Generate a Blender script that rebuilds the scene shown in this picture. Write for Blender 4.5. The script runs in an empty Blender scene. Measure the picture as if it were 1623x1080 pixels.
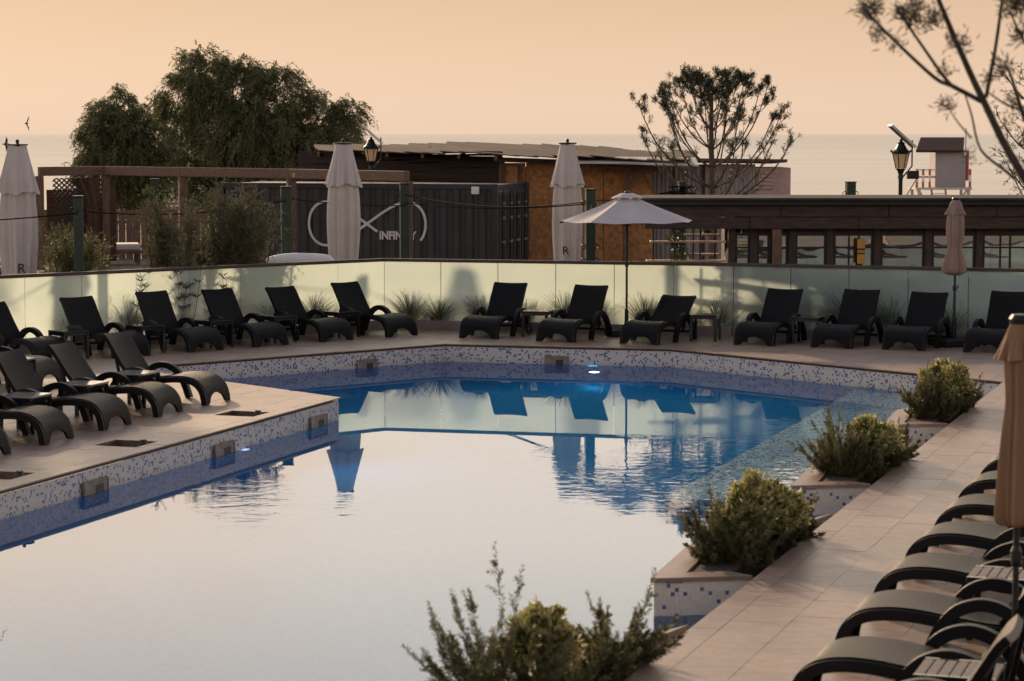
import bpy, bmesh, math, random
import numpy as np
from mathutils import Vector, Matrix
from mathutils.geometry import delaunay_2d_cdt
R = math.radians
PI = math.pi
S = bpy.context.scene
COL = S.collection
rnd = random.Random(7)
NP = np.random.default_rng(11)

# ------------------------------------------------------------------ camera, sky, sun, exposure
cam = bpy.data.cameras.new('camera')
cam.lens = 85.0
cam.sensor_width = 36.0
cam.clip_start = 0.1
cam.clip_end = 60000
cam.dof.use_dof = True
cam.dof.focus_distance = 37.5
cam.dof.aperture_fstop = 4.0
camo = bpy.data.objects.new('camera', cam)
COL.objects.link(camo)
camo.location = (0, 0, 3.3)
camo.rotation_euler = (R(90) - math.atan(328 / 3832), 0, 0)
S.camera = camo

SUN_AZ, SUN_EL = R(-21.5), R(17.5)
SUN_DIR = Vector((math.sin(SUN_AZ) * math.cos(SUN_EL), math.cos(SUN_AZ) * math.cos(SUN_EL), math.sin(SUN_EL)))

world = bpy.data.worlds.new('World')
S.world = world
world.use_nodes = True
wt = world.node_tree
for n in list(wt.nodes):
    wt.nodes.remove(n)
wo = wt.nodes.new('ShaderNodeOutputWorld')
bg = wt.nodes.new('ShaderNodeBackground')
bg.inputs['Strength'].default_value = 0.1
sky = wt.nodes.new('ShaderNodeTexSky')
sky.sky_type = 'NISHITA'
sky.sun_disc = False
sky.sun_elevation = SUN_EL
sky.sun_rotation = SUN_AZ
sky.dust_density = 3.0
sky.ozone_density = 1.0
tc = wt.nodes.new('ShaderNodeTexCoord')
sep = wt.nodes.new('ShaderNodeSeparateXYZ')
wt.links.new(tc.outputs['Generated'], sep.inputs[0])
ramp = wt.nodes.new('ShaderNodeValToRGB')            # dawn haze: colour by height above the horizon (x10)
HAZE = [(0.0, (.86, .625, .455)), (.012, (.865, .63, .46)), (.03, (.835, .59, .415)), (.058, (.75, .515, .345)), (.085, (1.45, 1.08, .74)),
        (.12, (2.45, 1.93, 1.42)), (.17, (3.1, 2.50, 1.85)), (.24, (3.1, 2.52, 1.90)), (.32, (1.1, 1.02, .95)), (.5, (.58, .58, .63)), (1.0, (.36, .38, .48))]
HS = 3.5
els = ramp.color_ramp.elements
els[0].position, els[0].color = HAZE[0][0], (*[c / HS for c in HAZE[0][1]], 1)
els[1].position, els[1].color = HAZE[-1][0], (*[c / HS for c in HAZE[-1][1]], 1)
for p, c in HAZE[1:-1]:
    e = els.new(p)
    e.color = (*[k / HS for k in c], 1)
wt.links.new(sep.outputs['Z'], ramp.inputs[0])
# the sky away from the sun is dimmer and cooler
dot = wt.nodes.new('ShaderNodeVectorMath')
dot.operation = 'DOT_PRODUCT'
sh = Vector((math.sin(SUN_AZ), math.cos(SUN_AZ), 0))
dot.inputs[1].default_value = sh
wt.links.new(tc.outputs['Generated'], dot.inputs[0])
mr = wt.nodes.new('ShaderNodeMapRange')
mr.inputs['From Min'].default_value = -1
mr.inputs['From Max'].default_value = .9
wt.links.new(dot.outputs['Value'], mr.inputs['Value'])
side = wt.nodes.new('ShaderNodeMix')
side.data_type = 'RGBA'
side.inputs['A'].default_value = (.42, .43, .52, 1)
side.inputs['B'].default_value = (1, 1, 1, 1)
wt.links.new(mr.outputs[0], side.inputs['Factor'])
mul = wt.nodes.new('ShaderNodeMix')
mul.data_type = 'RGBA'
mul.blend_type = 'MULTIPLY'
mul.inputs['Factor'].default_value = 1
wt.links.new(ramp.outputs['Color'], mul.inputs['A'])
wt.links.new(side.outputs['Result'], mul.inputs['B'])
sc = wt.nodes.new('ShaderNodeVectorMath')
sc.operation = 'SCALE'
sc.inputs['Scale'].default_value = HS / .1
wt.links.new(mul.outputs['Result'], sc.inputs[0])
hz = wt.nodes.new('ShaderNodeMix')
hz.data_type = 'RGBA'
hz.inputs['Factor'].default_value = .97
wt.links.new(sky.outputs[0], hz.inputs['A'])
wt.links.new(sc.outputs[0], hz.inputs['B'])
wt.links.new(hz.outputs['Result'], bg.inputs['Color'])
wt.links.new(bg.outputs[0], wo.inputs['Surface'])

sl = bpy.data.lights.new('sun', 'SUN')
sl.energy = 5.0
sl.angle = R(1.5)
sl.color = (1.0, .71, .45)
slo = bpy.data.objects.new('sun', sl)
COL.objects.link(slo)
slo.rotation_euler = (-SUN_DIR).to_track_quat('-Z', 'Y').to_euler()

S.view_settings.view_transform = 'Standard'
S.view_settings.look = 'None'
S.view_settings.exposure = 0
S.view_settings.gamma = 1
try:
    S.cycles.sample_clamp_indirect = 6.0
    S.cycles.max_bounces = 10
    S.cycles.transparent_max_bounces = 12
except Exception:
    pass


# ------------------------------------------------------------------ materials
MATS = {}


def nodes(name):
    m = bpy.data.materials.new(name)
    m.use_nodes = True
    nt = m.node_tree
    b = nt.nodes['Principled BSDF']
    MATS[name] = m
    return m, nt, b


def N(nt, kind, **kw):
    n = nt.nodes.new(kind)
    for k, v in kw.items():
        if k in n.inputs:
            n.inputs[k].default_value = v
        else:
            setattr(n, k, v)
    return n


def mat(name, col, rough=.6, var=.18, scale=6.0, bump=0.0, bscale=40.0, metal=0.0, stretch=(1, 1, 1), spec=.5, dark=None, sheen=0):
    m, nt, b = nodes(name)
    co = N(nt, 'ShaderNodeTexCoord')
    mp = N(nt, 'ShaderNodeMapping')
    mp.inputs['Scale'].default_value = stretch
    nt.links.new(co.outputs['Object'], mp.inputs[0])
    nz = N(nt, 'ShaderNodeTexNoise', Scale=scale, Detail=6.0, Roughness=.62)
    nt.links.new(mp.outputs[0], nz.inputs['Vector'])
    cr = N(nt, 'ShaderNodeValToRGB')
    lo = dark or tuple(c * (1 - var * 1.6) for c in col)
    hi = tuple(min(1, c * (1 + var)) for c in col)
    cr.color_ramp.elements[0].position = .3
    cr.color_ramp.elements[1].position = .72
    cr.color_ramp.elements[0].color = (*lo, 1)
    cr.color_ramp.elements[1].color = (*hi, 1)
    nt.links.new(nz.outputs['Fac'], cr.inputs[0])
    nt.links.new(cr.outputs[0], b.inputs['Base Color'])
    b.inputs['Roughness'].default_value = rough
    b.inputs['Metallic'].default_value = metal
    b.inputs['Specular IOR Level'].default_value = spec
    if bump:
        n2 = N(nt, 'ShaderNodeTexNoise', Scale=bscale, Detail=5.0)
        nt.links.new(mp.outputs[0], n2.inputs['Vector'])
        bp = N(nt, 'ShaderNodeBump', Strength=bump, Distance=.02)
        nt.links.new(n2.outputs['Fac'], bp.inputs['Height'])
        nt.links.new(bp.outputs[0], b.inputs['Normal'])
    return m


def leafmat(name, cols, rough=.55, trans=.35):
    """foliage: colour picked per leaf from the list (vertex attribute 'hue' is a random number per leaf)"""
    m, nt, b = nodes(name)
    at = N(nt, 'ShaderNodeAttribute', attribute_name='hue')
    cr = N(nt, 'ShaderNodeValToRGB')
    e = cr.color_ramp.elements
    e[0].position, e[0].color = 0, (*cols[0], 1)
    e[1].position, e[1].color = 1, (*cols[-1], 1)
    for i, c in enumerate(cols[1:-1]):
        k = e.new((i + 1) / (len(cols) - 1))
        k.color = (*c, 1)
    nt.links.new(at.outputs['Fac'], cr.inputs[0])
    nt.links.new(cr.outputs[0], b.inputs['Base Color'])
    b.inputs['Roughness'].default_value = rough
    tr = N(nt, 'ShaderNodeBsdfTranslucent')
    nt.links.new(cr.outputs[0], tr.inputs['Color'])
    mx = N(nt, 'ShaderNodeMixShader')
    mx.inputs[0].default_value = trans
    nt.links.new(b.outputs[0], mx.inputs[1])
    nt.links.new(tr.outputs[0], mx.inputs[2])
    nt.links.new(mx.outputs[0], nt.nodes['Material Output'].inputs[0])
    return m


def clothmat(name, col, trans=.25):
    m = mat(name, col, .85, .06, 3.0, .25, 60)
    nt = m.node_tree
    b = nt.nodes['Principled BSDF']
    tr = N(nt, 'ShaderNodeBsdfTranslucent')
    tr.inputs['Color'].default_value = (*col, 1)
    mx = N(nt, 'ShaderNodeMixShader')
    mx.inputs[0].default_value = trans
    nt.links.new(b.outputs[0], mx.inputs[1])
    nt.links.new(tr.outputs[0], mx.inputs[2])
    nt.links.new(mx.outputs[0], nt.nodes['Material Output'].inputs[0])
    return m


def mosaicmat(name, white, blues, dens, cell=.03):
    m, nt, b = nodes(name)
    uv = N(nt, 'ShaderNodeUVMap', uv_map='UVMap')
    s = N(nt, 'ShaderNodeVectorMath', operation='SCALE')
    s.inputs['Scale'].default_value = 1 / cell
    nt.links.new(uv.outputs[0], s.inputs[0])
    fl = N(nt, 'ShaderNodeVectorMath', operation='FLOOR')
    fr = N(nt, 'ShaderNodeVectorMath', operation='FRACTION')
    nt.links.new(s.outputs[0], fl.inputs[0])
    nt.links.new(s.outputs[0], fr.inputs[0])
    wn = N(nt, 'ShaderNodeTexWhiteNoise', noise_dimensions='2D')
    nt.links.new(fl.outputs[0], wn.inputs['Vector'])
    cl = N(nt, 'ShaderNodeTexNoise', noise_dimensions='2D', Scale=.35, Detail=1.0)
    nt.links.new(fl.outputs[0], cl.inputs['Vector'])
    th = N(nt, 'ShaderNodeMapRange')
    th.inputs['From Min'].default_value = .32
    th.inputs['From Max'].default_value = .72
    th.inputs['To Min'].default_value = dens * .35
    th.inputs['To Max'].default_value = dens * 2.0
    nt.links.new(cl.outputs['Fac'], th.inputs['Value'])
    lt = N(nt, 'ShaderNodeMath', operation='LESS_THAN')
    nt.links.new(wn.outputs['Value'], lt.inputs[0])
    nt.links.new(th.outputs[0], lt.inputs[1])
    sp = N(nt, 'ShaderNodeSeparateColor')
    nt.links.new(wn.outputs['Color'], sp.inputs[0])
    cr = N(nt, 'ShaderNodeValToRGB')
    cr.color_ramp.interpolation = 'CONSTANT'
    cr.color_ramp.elements[0].color = (*blues[0], 1)
    cr.color_ramp.elements[1].position = .4
    cr.color_ramp.elements[1].color = (*blues[1], 1)
    k = cr.color_ramp.elements.new(.75)
    k.color = (*blues[2], 1)
    nt.links.new(sp.outputs['Green'], cr.inputs[0])
    wr = N(nt, 'ShaderNodeValToRGB')
    wr.color_ramp.elements[0].color = (*[c * .88 for c in white], 1)
    wr.color_ramp.elements[1].color = (*white, 1)
    nt.links.new(sp.outputs['Blue'], wr.inputs[0])
    mx = N(nt, 'ShaderNodeMix', data_type='RGBA')
    nt.links.new(lt.outputs[0], mx.inputs['Factor'])
    nt.links.new(wr.outputs[0], mx.inputs['A'])
    nt.links.new(cr.outputs[0], mx.inputs['B'])
    # grout
    fx = N(nt, 'ShaderNodeSeparateXYZ')
    nt.links.new(fr.outputs[0], fx.inputs[0])
    mn = N(nt, 'ShaderNodeMath', operation='MINIMUM')
    nt.links.new(fx.outputs['X'], mn.inputs[0])
    nt.links.new(fx.outputs['Y'], mn.inputs[1])
    g = N(nt, 'ShaderNodeMath', operation='GREATER_THAN')
    g.inputs[1].default_value = .1
    nt.links.new(mn.outputs[0], g.inputs[0])
    m2 = N(nt, 'ShaderNodeMix', data_type='RGBA')
    m2.inputs['A'].default_value = (*[c * .8 for c in white], 1)
    nt.links.new(g.outputs[0], m2.inputs['Factor'])
    nt.links.new(mx.outputs['Result'], m2.inputs['B'])
    nt.links.new(m2.outputs['Result'], b.inputs['Base Color'])
    sx_ = N(nt, 'ShaderNodeSeparateXYZ')
    nt.links.new(uv.outputs[0], sx_.inputs[0])
    sc_ = N(nt, 'ShaderNodeMapRange')                 # lime and dirt on the tiles just above the water
    sc_.inputs['From Min'].default_value = -.29
    sc_.inputs['From Max'].default_value = -.20
    sc_.inputs['To Min'].default_value = .80
    sc_.inputs['To Max'].default_value = 1.0
    nt.links.new(sx_.outputs['Y'], sc_.inputs['Value'])
    sm_ = N(nt, 'ShaderNodeVectorMath', operation='SCALE')
    nt.links.new(m2.outputs['Result'], sm_.inputs[0])
    nt.links.new(sc_.outputs[0], sm_.inputs['Scale'])
    if name == 'mosaic':
        nt.links.new(sm_.outputs[0], b.inputs['Base Color'])
    b.inputs['Roughness'].default_value = .3
    return m


# stone tiles of the terrace: each tile its own tone (object random / island random), veins, worn gloss
def travertine(name):
    m, nt, b = nodes(name)
    co = N(nt, 'ShaderNodeTexCoord')
    geo = N(nt, 'ShaderNodeNewGeometry')
    oi = N(nt, 'ShaderNodeObjectInfo')
    ad = N(nt, 'ShaderNodeMath', operation='ADD')
    nt.links.new(geo.outputs['Random Per Island'], ad.inputs[0])
    nt.links.new(oi.outputs['Random'], ad.inputs[1])
    fr = N(nt, 'ShaderNodeMath', operation='FRACT')
    nt.links.new(ad.outputs[0], fr.inputs[0])
    mp = N(nt, 'ShaderNodeMapping')
    mp.inputs['Rotation'].default_value = (0, 0, R(18))
    mp.inputs['Scale'].default_value = (1.2, 6, 1)
    nt.links.new(co.outputs['Object'], mp.inputs[0])
    nz = N(nt, 'ShaderNodeTexNoise', Scale=2.2, Detail=8.0, Roughness=.68)
    nt.links.new(mp.outputs[0], nz.inputs['Vector'])
    n2 = N(nt, 'ShaderNodeTexNoise', Scale=.55, Detail=5.0, Roughness=.6)
    nt.links.new(co.outputs['Object'], n2.inputs['Vector'])
    a1 = N(nt, 'ShaderNodeMath', operation='MULTIPLY_ADD')
    a1.inputs[1].default_value = .16
    nt.links.new(fr.outputs[0], a1.inputs[0])
    nt.links.new(nz.outputs['Fac'], a1.inputs[2])
    a2 = N(nt, 'ShaderNodeMath', operation='MULTIPLY_ADD')
    a2.inputs[1].default_value = .72
    nt.links.new(n2.outputs['Fac'], a2.inputs[0])
    nt.links.new(a1.outputs[0], a2.inputs[2])
    cr = N(nt, 'ShaderNodeValToRGB')
    e = cr.color_ramp.elements
    e[0].position, e[0].color = .55, (.135, .097, .077, 1)
    e[1].position, e[1].color = 1.16, (.295, .204, .148, 1)
    k = e.new(.86)
    k.color = (.215, .147, .107, 1)
    nt.links.new(a2.outputs[0], cr.inputs[0])
    n3 = N(nt, 'ShaderNodeTexNoise', Scale=9.0, Detail=8.0, Roughness=.75)
    nt.links.new(co.outputs['Object'], n3.inputs['Vector'])
    g3 = N(nt, 'ShaderNodeMapRange')
    g3.inputs['From Min'].default_value = .35
    g3.inputs['From Max'].default_value = .62
    g3.inputs['To Min'].default_value = .72
    g3.inputs['To Max'].default_value = 1.06
    nt.links.new(n3.outputs['Fac'], g3.inputs['Value'])
    gm = N(nt, 'ShaderNodeVectorMath', operation='SCALE')
    nt.links.new(cr.outputs[0], gm.inputs[0])
    nt.links.new(g3.outputs[0], gm.inputs['Scale'])
    nt.links.new(gm.outputs[0], b.inputs['Base Color'])
    rr = N(nt, 'ShaderNodeMapRange')
    rr.inputs['To Min'].default_value = .28
    rr.inputs['To Max'].default_value = .62
    nt.links.new(nz.outputs['Fac'], rr.inputs['Value'])
    nt.links.new(rr.outputs[0], b.inputs['Roughness'])
    bp = N(nt, 'ShaderNodeBump', Strength=.25, Distance=.004)
    nt.links.new(nz.outputs['Fac'], bp.inputs['Height'])
    nt.links.new(bp.outputs[0], b.inputs['Normal'])
    return m


travertine('stone')
mat('grout', (.20, .148, .116), .9)
mosaicmat('mosaic', (.50, .475, .45), [(.035, .045, .15), (.05, .075, .26), (.025, .12, .20)], .17, .027)
mosaicmat('mosaic_planter', (.62, .55, .47), [(.05, .055, .15), (.07, .085, .26), (.06, .12, .22)], .10, .032)
mosaicmat('mosaic_deep', (.13, .54, .86), [(.03, .05, .24), (.05, .12, .42), (.02, .20, .38)], .2)
mosaicmat('mosaic_floor', (.19, .60, .80), [(.16, .48, .76), (.18, .52, .80), (.17, .54, .76)], .30, .03)
mosaicmat('mosaic_step', (.80, .84, .82), [(.04, .08, .28), (.08, .16, .42), (.05, .25, .36)], .25, .03)
mat('soil', (.05, .035, .025), .95, .4, 30, .8, 60)
mat('sand', (.30, .24, .18), .95, .2, .8, .5, 8)
mat('earth', (.17, .145, .095), .95, .35, 1.4, .6, 12)
mat('hole', (.11, .075, .055), .8, .4, 14)
mat('skimmer_flap', (.21, .165, .14), .6, .3, 9)
mat('rubber', (.012, .012, .013), .5, .1)
mat('rail', (.06, .04, .035), .45, .2, 5, 0, 40, .3)
mat('kerb', (.20, .17, .15), .8, .2, 3, .3, 30)
mat('dark_metal', (.018, .017, .018), .45, .2, 10, 0, 40, .4)
mat('green_paint', (.012, .032, .018), .5, .3, 8, .2, 30)
mat('green_iron', (.008, .022, .016), .45, .3, 20, .2, 60, .3)
mat('steel', (.35, .35, .36), .4, .2, 10, 0, 40, .8)
mat('wood_old', (.17, .105, .07), .8, .38, 3.5, .6, 25, 0, (1, 9, 9))
mat('wood_old_v', (.17, .105, .07), .8, .38, 3.5, .6, 25, 0, (9, 9, 1))
mat('wood_dark', (.060, .038, .027), .75, .4, 3, .5, 25, 0, (1, 9, 9))
mat('wood_dark_v', (.060, .040, .030), .75, .4, 3, .5, 25, 0, (9, 9, 1))
mat('wood_shelf', (.42, .28, .17), .6, .25, 4, .3, 30, 0, (1, 9, 9))
mat('reed', (.045, .028, .022), .9, .5, 5, .8, 40, 0, (1, 14, 14))
mat('roof_sheet', (.12, .092, .076), .95, .4, 2.5, .3, 20, 0, (1, 4, 1), spec=.08)
mat('roof_pale', (.52, .46, .41), .7, .22, 2, .2, 20)
mat('osb', (.44, .205, .075), .75, .35, 9, .4, 60, 0, (1, 1, 1))
mat('osb_pale', (.42, .22, .09), .75, .3, 9, .4, 60)
mat('container', (.030, .030, .036), .5, .25, 2.5, .15, 30)
mat('container_rail', (.022, .022, .028), .5, .25, 2.5, .15, 30)
mat('logo_white', (.62, .60, .58), .7, .1)
mat('white_paint', (.72, .70, .68), .55, .06)
mat('shed_metal', (.36, .315, .30), .6, .25, 2.0, .2, 20, .1, (6, 6, 1))
mat('pink_plaster', (.52, .37, .33), .9, .2, 3, .4, 25)
mat('pale_wall', (.50, .47, .45), .7, .08, 2)
mat('guard_wall', (.30, .285, .295), .7, .06, 2)
mat('guard_roof', (.05, .03, .032), .95, .15, 3, spec=.05)
mat('red_paint', (.42, .09, .06), .6, .15)
mat('solar', (.03, .035, .05), .45, .2, 12)
mat('solar_frame', (.45, .45, .45), .4, .1, 10, 0, 40, .7)
mat('roof_grey', (.05, .047, .046), .95, .25, 2, .2, 20, spec=.1)
mat('orange', (.50, .25, .05), .6, .1)
mat('bark', (.11, .075, .055), .9, .4, 18, .9, 40, 0, (1, 1, .4))
mat('bark_dark', (.045, .033, .025), .9, .4, 18, .9, 40, 0, (1, 1, .4))
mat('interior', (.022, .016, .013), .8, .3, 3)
mat('teal_panel', (.25, .38, .36), .5, .15, 2)
mat('bird', (.04, .035, .03), .8)
mat('rope', (.012, .010, .009), .95, spec=.05)
mat('net', (.10, .055, .035), .9, .3, 20, .5, 40)
clothmat('cloth_white', (.58, .54, .52), .14)
clothmat('cloth_grey', (.58, .545, .545), .2)
clothmat('cloth_tan', (.25, .145, .080), .14)
clothmat('cloth_taupe', (.30, .22, .18), .16)
mat('black_cloth', (.01, .009, .009), .8)

# amber lantern glass
m, nt, b = nodes('lantern_glass')
b.inputs['Base Color'].default_value = (.70, .58, .42, 1)
b.inputs['Roughness'].default_value = .35
tr = N(nt, 'ShaderNodeBsdfTranslucent')
tr.inputs['Color'].default_value = (.80, .66, .46, 1)
mx = N(nt, 'ShaderNodeMixShader')
mx.inputs[0].default_value = .5
nt.links.new(b.outputs[0], mx.inputs[1])
nt.links.new(tr.outputs[0], mx.inputs[2])
nt.links.new(mx.outputs[0], nt.nodes['Material Output'].inputs[0])

# frosted fence glass: scatters the light that comes from behind, lets a little through, reflects at grazing angles
m, nt, b = nodes('frosted_glass')
nt.nodes.remove(b)
co = N(nt, 'ShaderNodeTexCoord')
nz = N(nt, 'ShaderNodeTexNoise', Scale=1.3, Detail=5.0)
nt.links.new(co.outputs['Object'], nz.inputs['Vector'])
cr = N(nt, 'ShaderNodeValToRGB')
cr.color_ramp.elements[0].position = .3
cr.color_ramp.elements[1].position = .7
cr.color_ramp.elements[0].color = (.76, .85, .80, 1)
cr.color_ramp.elements[1].color = (.92, .96, .92, 1)
nt.links.new(nz.outputs['Fac'], cr.inputs[0])
tl = N(nt, 'ShaderNodeBsdfTranslucent')
nt.links.new(cr.outputs[0], tl.inputs['Color'])
tp = N(nt, 'ShaderNodeBsdfRefraction', Roughness=.40, IOR=1.15)
tp.inputs['Color'].default_value = (.90, .97, .94, 1)
m1 = N(nt, 'ShaderNodeMixShader')
m1.inputs[0].default_value = .44
nt.links.new(tl.outputs[0], m1.inputs[1])
nt.links.new(tp.outputs[0], m1.inputs[2])
df = N(nt, 'ShaderNodeBsdfDiffuse')
df.inputs['Color'].default_value = (.12, .30, .30, 1)
m3 = N(nt, 'ShaderNodeMixShader')
m3.inputs[0].default_value = .05
nt.links.new(m1.outputs[0], m3.inputs[1])
nt.links.new(df.outputs[0], m3.inputs[2])
gl = N(nt, 'ShaderNodeBsdfGlossy', Roughness=.06)
lw = N(nt, 'ShaderNodeFresnel', IOR=1.3)
m2 = N(nt, 'ShaderNodeMixShader')
nt.links.new(lw.outputs[0], m2.inputs[0])
nt.links.new(m3.outputs[0], m2.inputs[1])
nt.links.new(gl.outputs[0], m2.inputs[2])
nt.links.new(m2.outputs[0], nt.nodes['Material Output'].inputs[0])

m, nt, b = nodes('clear_glass')
nt.nodes.remove(b)
tp = N(nt, 'ShaderNodeBsdfTransparent')
tp.inputs['Color'].default_value = (.88, .96, .94, 1)
gl = N(nt, 'ShaderNodeBsdfGlossy', Roughness=.03)
lw = N(nt, 'ShaderNodeFresnel', IOR=1.35)
m2 = N(nt, 'ShaderNodeMixShader')
nt.links.new(lw.outputs[0], m2.inputs[0])
nt.links.new(tp.outputs[0], m2.inputs[1])
nt.links.new(gl.outputs[0], m2.inputs[2])
nt.links.new(m2.outputs[0], nt.nodes['Material Output'].inputs[0])

# bar window glass: slightly wavy, reflects the terrace and lets some of the dark room through
m, nt, b = nodes('window_glass')
nt.nodes.remove(b)
co = N(nt, 'ShaderNodeTexCoord')
mp = N(nt, 'ShaderNodeMapping')
mp.inputs['Scale'].default_value = (.7, 1, 1.3)
nt.links.new(co.outputs['Object'], mp.inputs[0])
nz = N(nt, 'ShaderNodeTexNoise', Scale=1.5, Detail=1.5)
nt.links.new(mp.outputs[0], nz.inputs['Vector'])
bp = N(nt, 'ShaderNodeBump', Strength=.28, Distance=.05)
nt.links.new(nz.outputs['Fac'], bp.inputs['Height'])
gl = N(nt, 'ShaderNodeBsdfGlossy', Roughness=.02)
gl.inputs['Color'].default_value = (.85, .9, .92, 1)
nt.links.new(bp.outputs[0], gl.inputs['Normal'])
tp = N(nt, 'ShaderNodeBsdfTransparent')
tp.inputs['Color'].default_value = (.75, .8, .8, 1)
m1 = N(nt, 'ShaderNodeMixShader')
m1.inputs[0].default_value = .55
nt.links.new(tp.outputs[0], m1.inputs[1])
nt.links.new(gl.outputs[0], m1.inputs[2])
nt.links.new(m1.outputs[0], nt.nodes['Material Output'].inputs[0])

# woven plastic of the loungers
m, nt, b = nodes('weave')
uv = N(nt, 'ShaderNodeUVMap', uv_map='UVMap')
wv = N(nt, 'ShaderNodeTexWave', Scale=21.0, Distortion=0.0)
wv.bands_direction = 'X'
wv2 = N(nt, 'ShaderNodeTexWave', Scale=18.0, Distortion=0.0)
wv2.bands_direction = 'Y'
nt.links.new(uv.outputs[0], wv.inputs['Vector'])
nt.links.new(uv.outputs[0], wv2.inputs['Vector'])
mm = N(nt, 'ShaderNodeMath', operation='MULTIPLY')
nt.links.new(wv.outputs['Fac'], mm.inputs[0])
nt.links.new(wv2.outputs['Fac'], mm.inputs[1])
bp = N(nt, 'ShaderNodeBump', Strength=.8, Distance=.009)
nt.links.new(mm.outputs[0], bp.inputs['Height'])
nt.links.new(bp.outputs[0], b.inputs['Normal'])
cr = N(nt, 'ShaderNodeValToRGB')
cr.color_ramp.elements[0].color = (.002, .002, .003, 1)
cr.color_ramp.elements[1].color = (.018, .018, .021, 1)
nt.links.new(mm.outputs[0], cr.inputs[0])
nt.links.new(cr.outputs[0], b.inputs['Base Color'])
b.inputs['Roughness'].default_value = .5
b.inputs['Specular IOR Level'].default_value = .13
mat('plastic_dark', (.005, .005, .006), .5, .15, 20, .1, 80, spec=.2)
mat('table_plastic', (.014, .013, .014), .05, .15, 20)
mat('table_sky_sheen', (.26, .235, .22), .07, .1, 20)  # dark table plastic with the sky's reflection put into a paler colour
mat('table_slats', (.12, .105, .095), .7, .1, 12)

# leaves
leafmat('leaf_tamarisk', [(.052, .064, .023), (.085, .098, .037), (.16, .162, .072), (.07, .078, .032)])
leafmat('leaf_olive', [(.065, .068, .035), (.10, .10, .055), (.16, .15, .09)], .75, .3)
leafmat('leaf_pine', [(.022, .034, .012), (.035, .045, .017), (.055, .055, .02)], .5, .2)
leafmat('leaf_pine_near', [(.035, .040, .018), (.06, .05, .025), (.05, .03, .02)], .5, .25)
leafmat('leaf_juniper', [(.055, .066, .024), (.10, .10, .040), (.19, .165, .075)], .5)
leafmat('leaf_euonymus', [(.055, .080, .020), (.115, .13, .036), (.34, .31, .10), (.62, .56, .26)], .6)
leafmat('leaf_grass', [(.06, .08, .03), (.10, .11, .045), (.22, .18, .09)], .6, .35)
leafmat('leaf_ivy', [(.04, .07, .02), (.06, .10, .03), (.10, .13, .05)], .4)

# water
m, nt, b = nodes('pool_water')
nt.nodes.remove(b)
co = N(nt, 'ShaderNodeTexCoord')
n1 = N(nt, 'ShaderNodeTexNoise', Scale=5.0, Detail=2.5)
mp1 = N(nt, 'ShaderNodeMapping')
mp1.inputs['Scale'].default_value = (.9, 1.15, 1)
mp1.inputs['Rotation'].default_value = (0, 0, R(12))
nt.links.new(co.outputs['Object'], mp1.inputs[0])
nt.links.new(mp1.outputs[0], n1.inputs['Vector'])
msk = N(nt, 'ShaderNodeTexNoise', Scale=.33, Detail=2.0)
mp2 = N(nt, 'ShaderNodeMapping')
mp2.inputs['Scale'].default_value = (.55, .35, 1)
mp2.inputs['Location'].default_value = (2.3, .4, 0)
nt.links.new(co.outputs['Object'], mp2.inputs[0])
nt.links.new(mp2.outputs[0], msk.inputs['Vector'])
mrg = N(nt, 'ShaderNodeMapRange')
mrg.inputs['From Min'].default_value = .52
mrg.inputs['From Max'].default_value = .66
mrg.inputs['To Min'].default_value = .0005
mrg.inputs['To Max'].default_value = .10
nt.links.new(msk.outputs['Fac'], mrg.inputs['Value'])
bp = N(nt, 'ShaderNodeBump', Distance=.05)
nt.links.new(n1.outputs['Fac'], bp.inputs['Height'])
dj = N(nt, 'ShaderNodeVectorMath', operation='DISTANCE')        # water stirred up over an inlet off the right-hand steps
dj.inputs[1].default_value = (2.0, 25.0, -.285)
nt.links.new(co.outputs['Object'], dj.inputs[0])
jr = N(nt, 'ShaderNodeMapRange')
jr.inputs['From Min'].default_value = .4
jr.inputs['From Max'].default_value = 3.4
jr.inputs['To Min'].default_value = .15
jr.inputs['To Max'].default_value = 0
nt.links.new(dj.outputs['Value'], jr.inputs['Value'])
jm = N(nt, 'ShaderNodeMath', operation='MULTIPLY')
jn = N(nt, 'ShaderNodeTexNoise', Scale=.8, Detail=2.0)
nt.links.new(co.outputs['Object'], jn.inputs['Vector'])
nt.links.new(jr.outputs[0], jm.inputs[0])
nt.links.new(jn.outputs['Fac'], jm.inputs[1])
mxm = N(nt, 'ShaderNodeMath', operation='MAXIMUM')
nt.links.new(mrg.outputs[0], mxm.inputs[0])
nt.links.new(jm.outputs[0], mxm.inputs[1])
nt.links.new(mxm.outputs[0], bp.inputs['Strength'])
rf = N(nt, 'ShaderNodeBsdfRefraction', IOR=1.33, Roughness=0.0)
gs = N(nt, 'ShaderNodeBsdfGlossy', Roughness=0.0)
fn = N(nt, 'ShaderNodeFresnel', IOR=1.22)
for n in (rf, gs, fn):
    nt.links.new(bp.outputs[0], n.inputs['Normal'])
mx = N(nt, 'ShaderNodeMixShader')
fm_ = N(nt, 'ShaderNodeMath', operation='MULTIPLY')
fm_.inputs[1].default_value = .88
nt.links.new(fn.outputs[0], fm_.inputs[0])
nt.links.new(fm_.outputs[0], mx.inputs[0])
nt.links.new(rf.outputs[0], mx.inputs[1])
nt.links.new(gs.outputs[0], mx.inputs[2])
nt.links.new(mx.outputs[0], nt.nodes['Material Output'].inputs['Surface'])
va = N(nt, 'ShaderNodeVolumeAbsorption', Density=.6)
va.inputs['Color'].default_value = (.03, .70, .90, 1)
nt.links.new(va.outputs[0], nt.nodes['Material Output'].inputs['Volume'])

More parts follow.
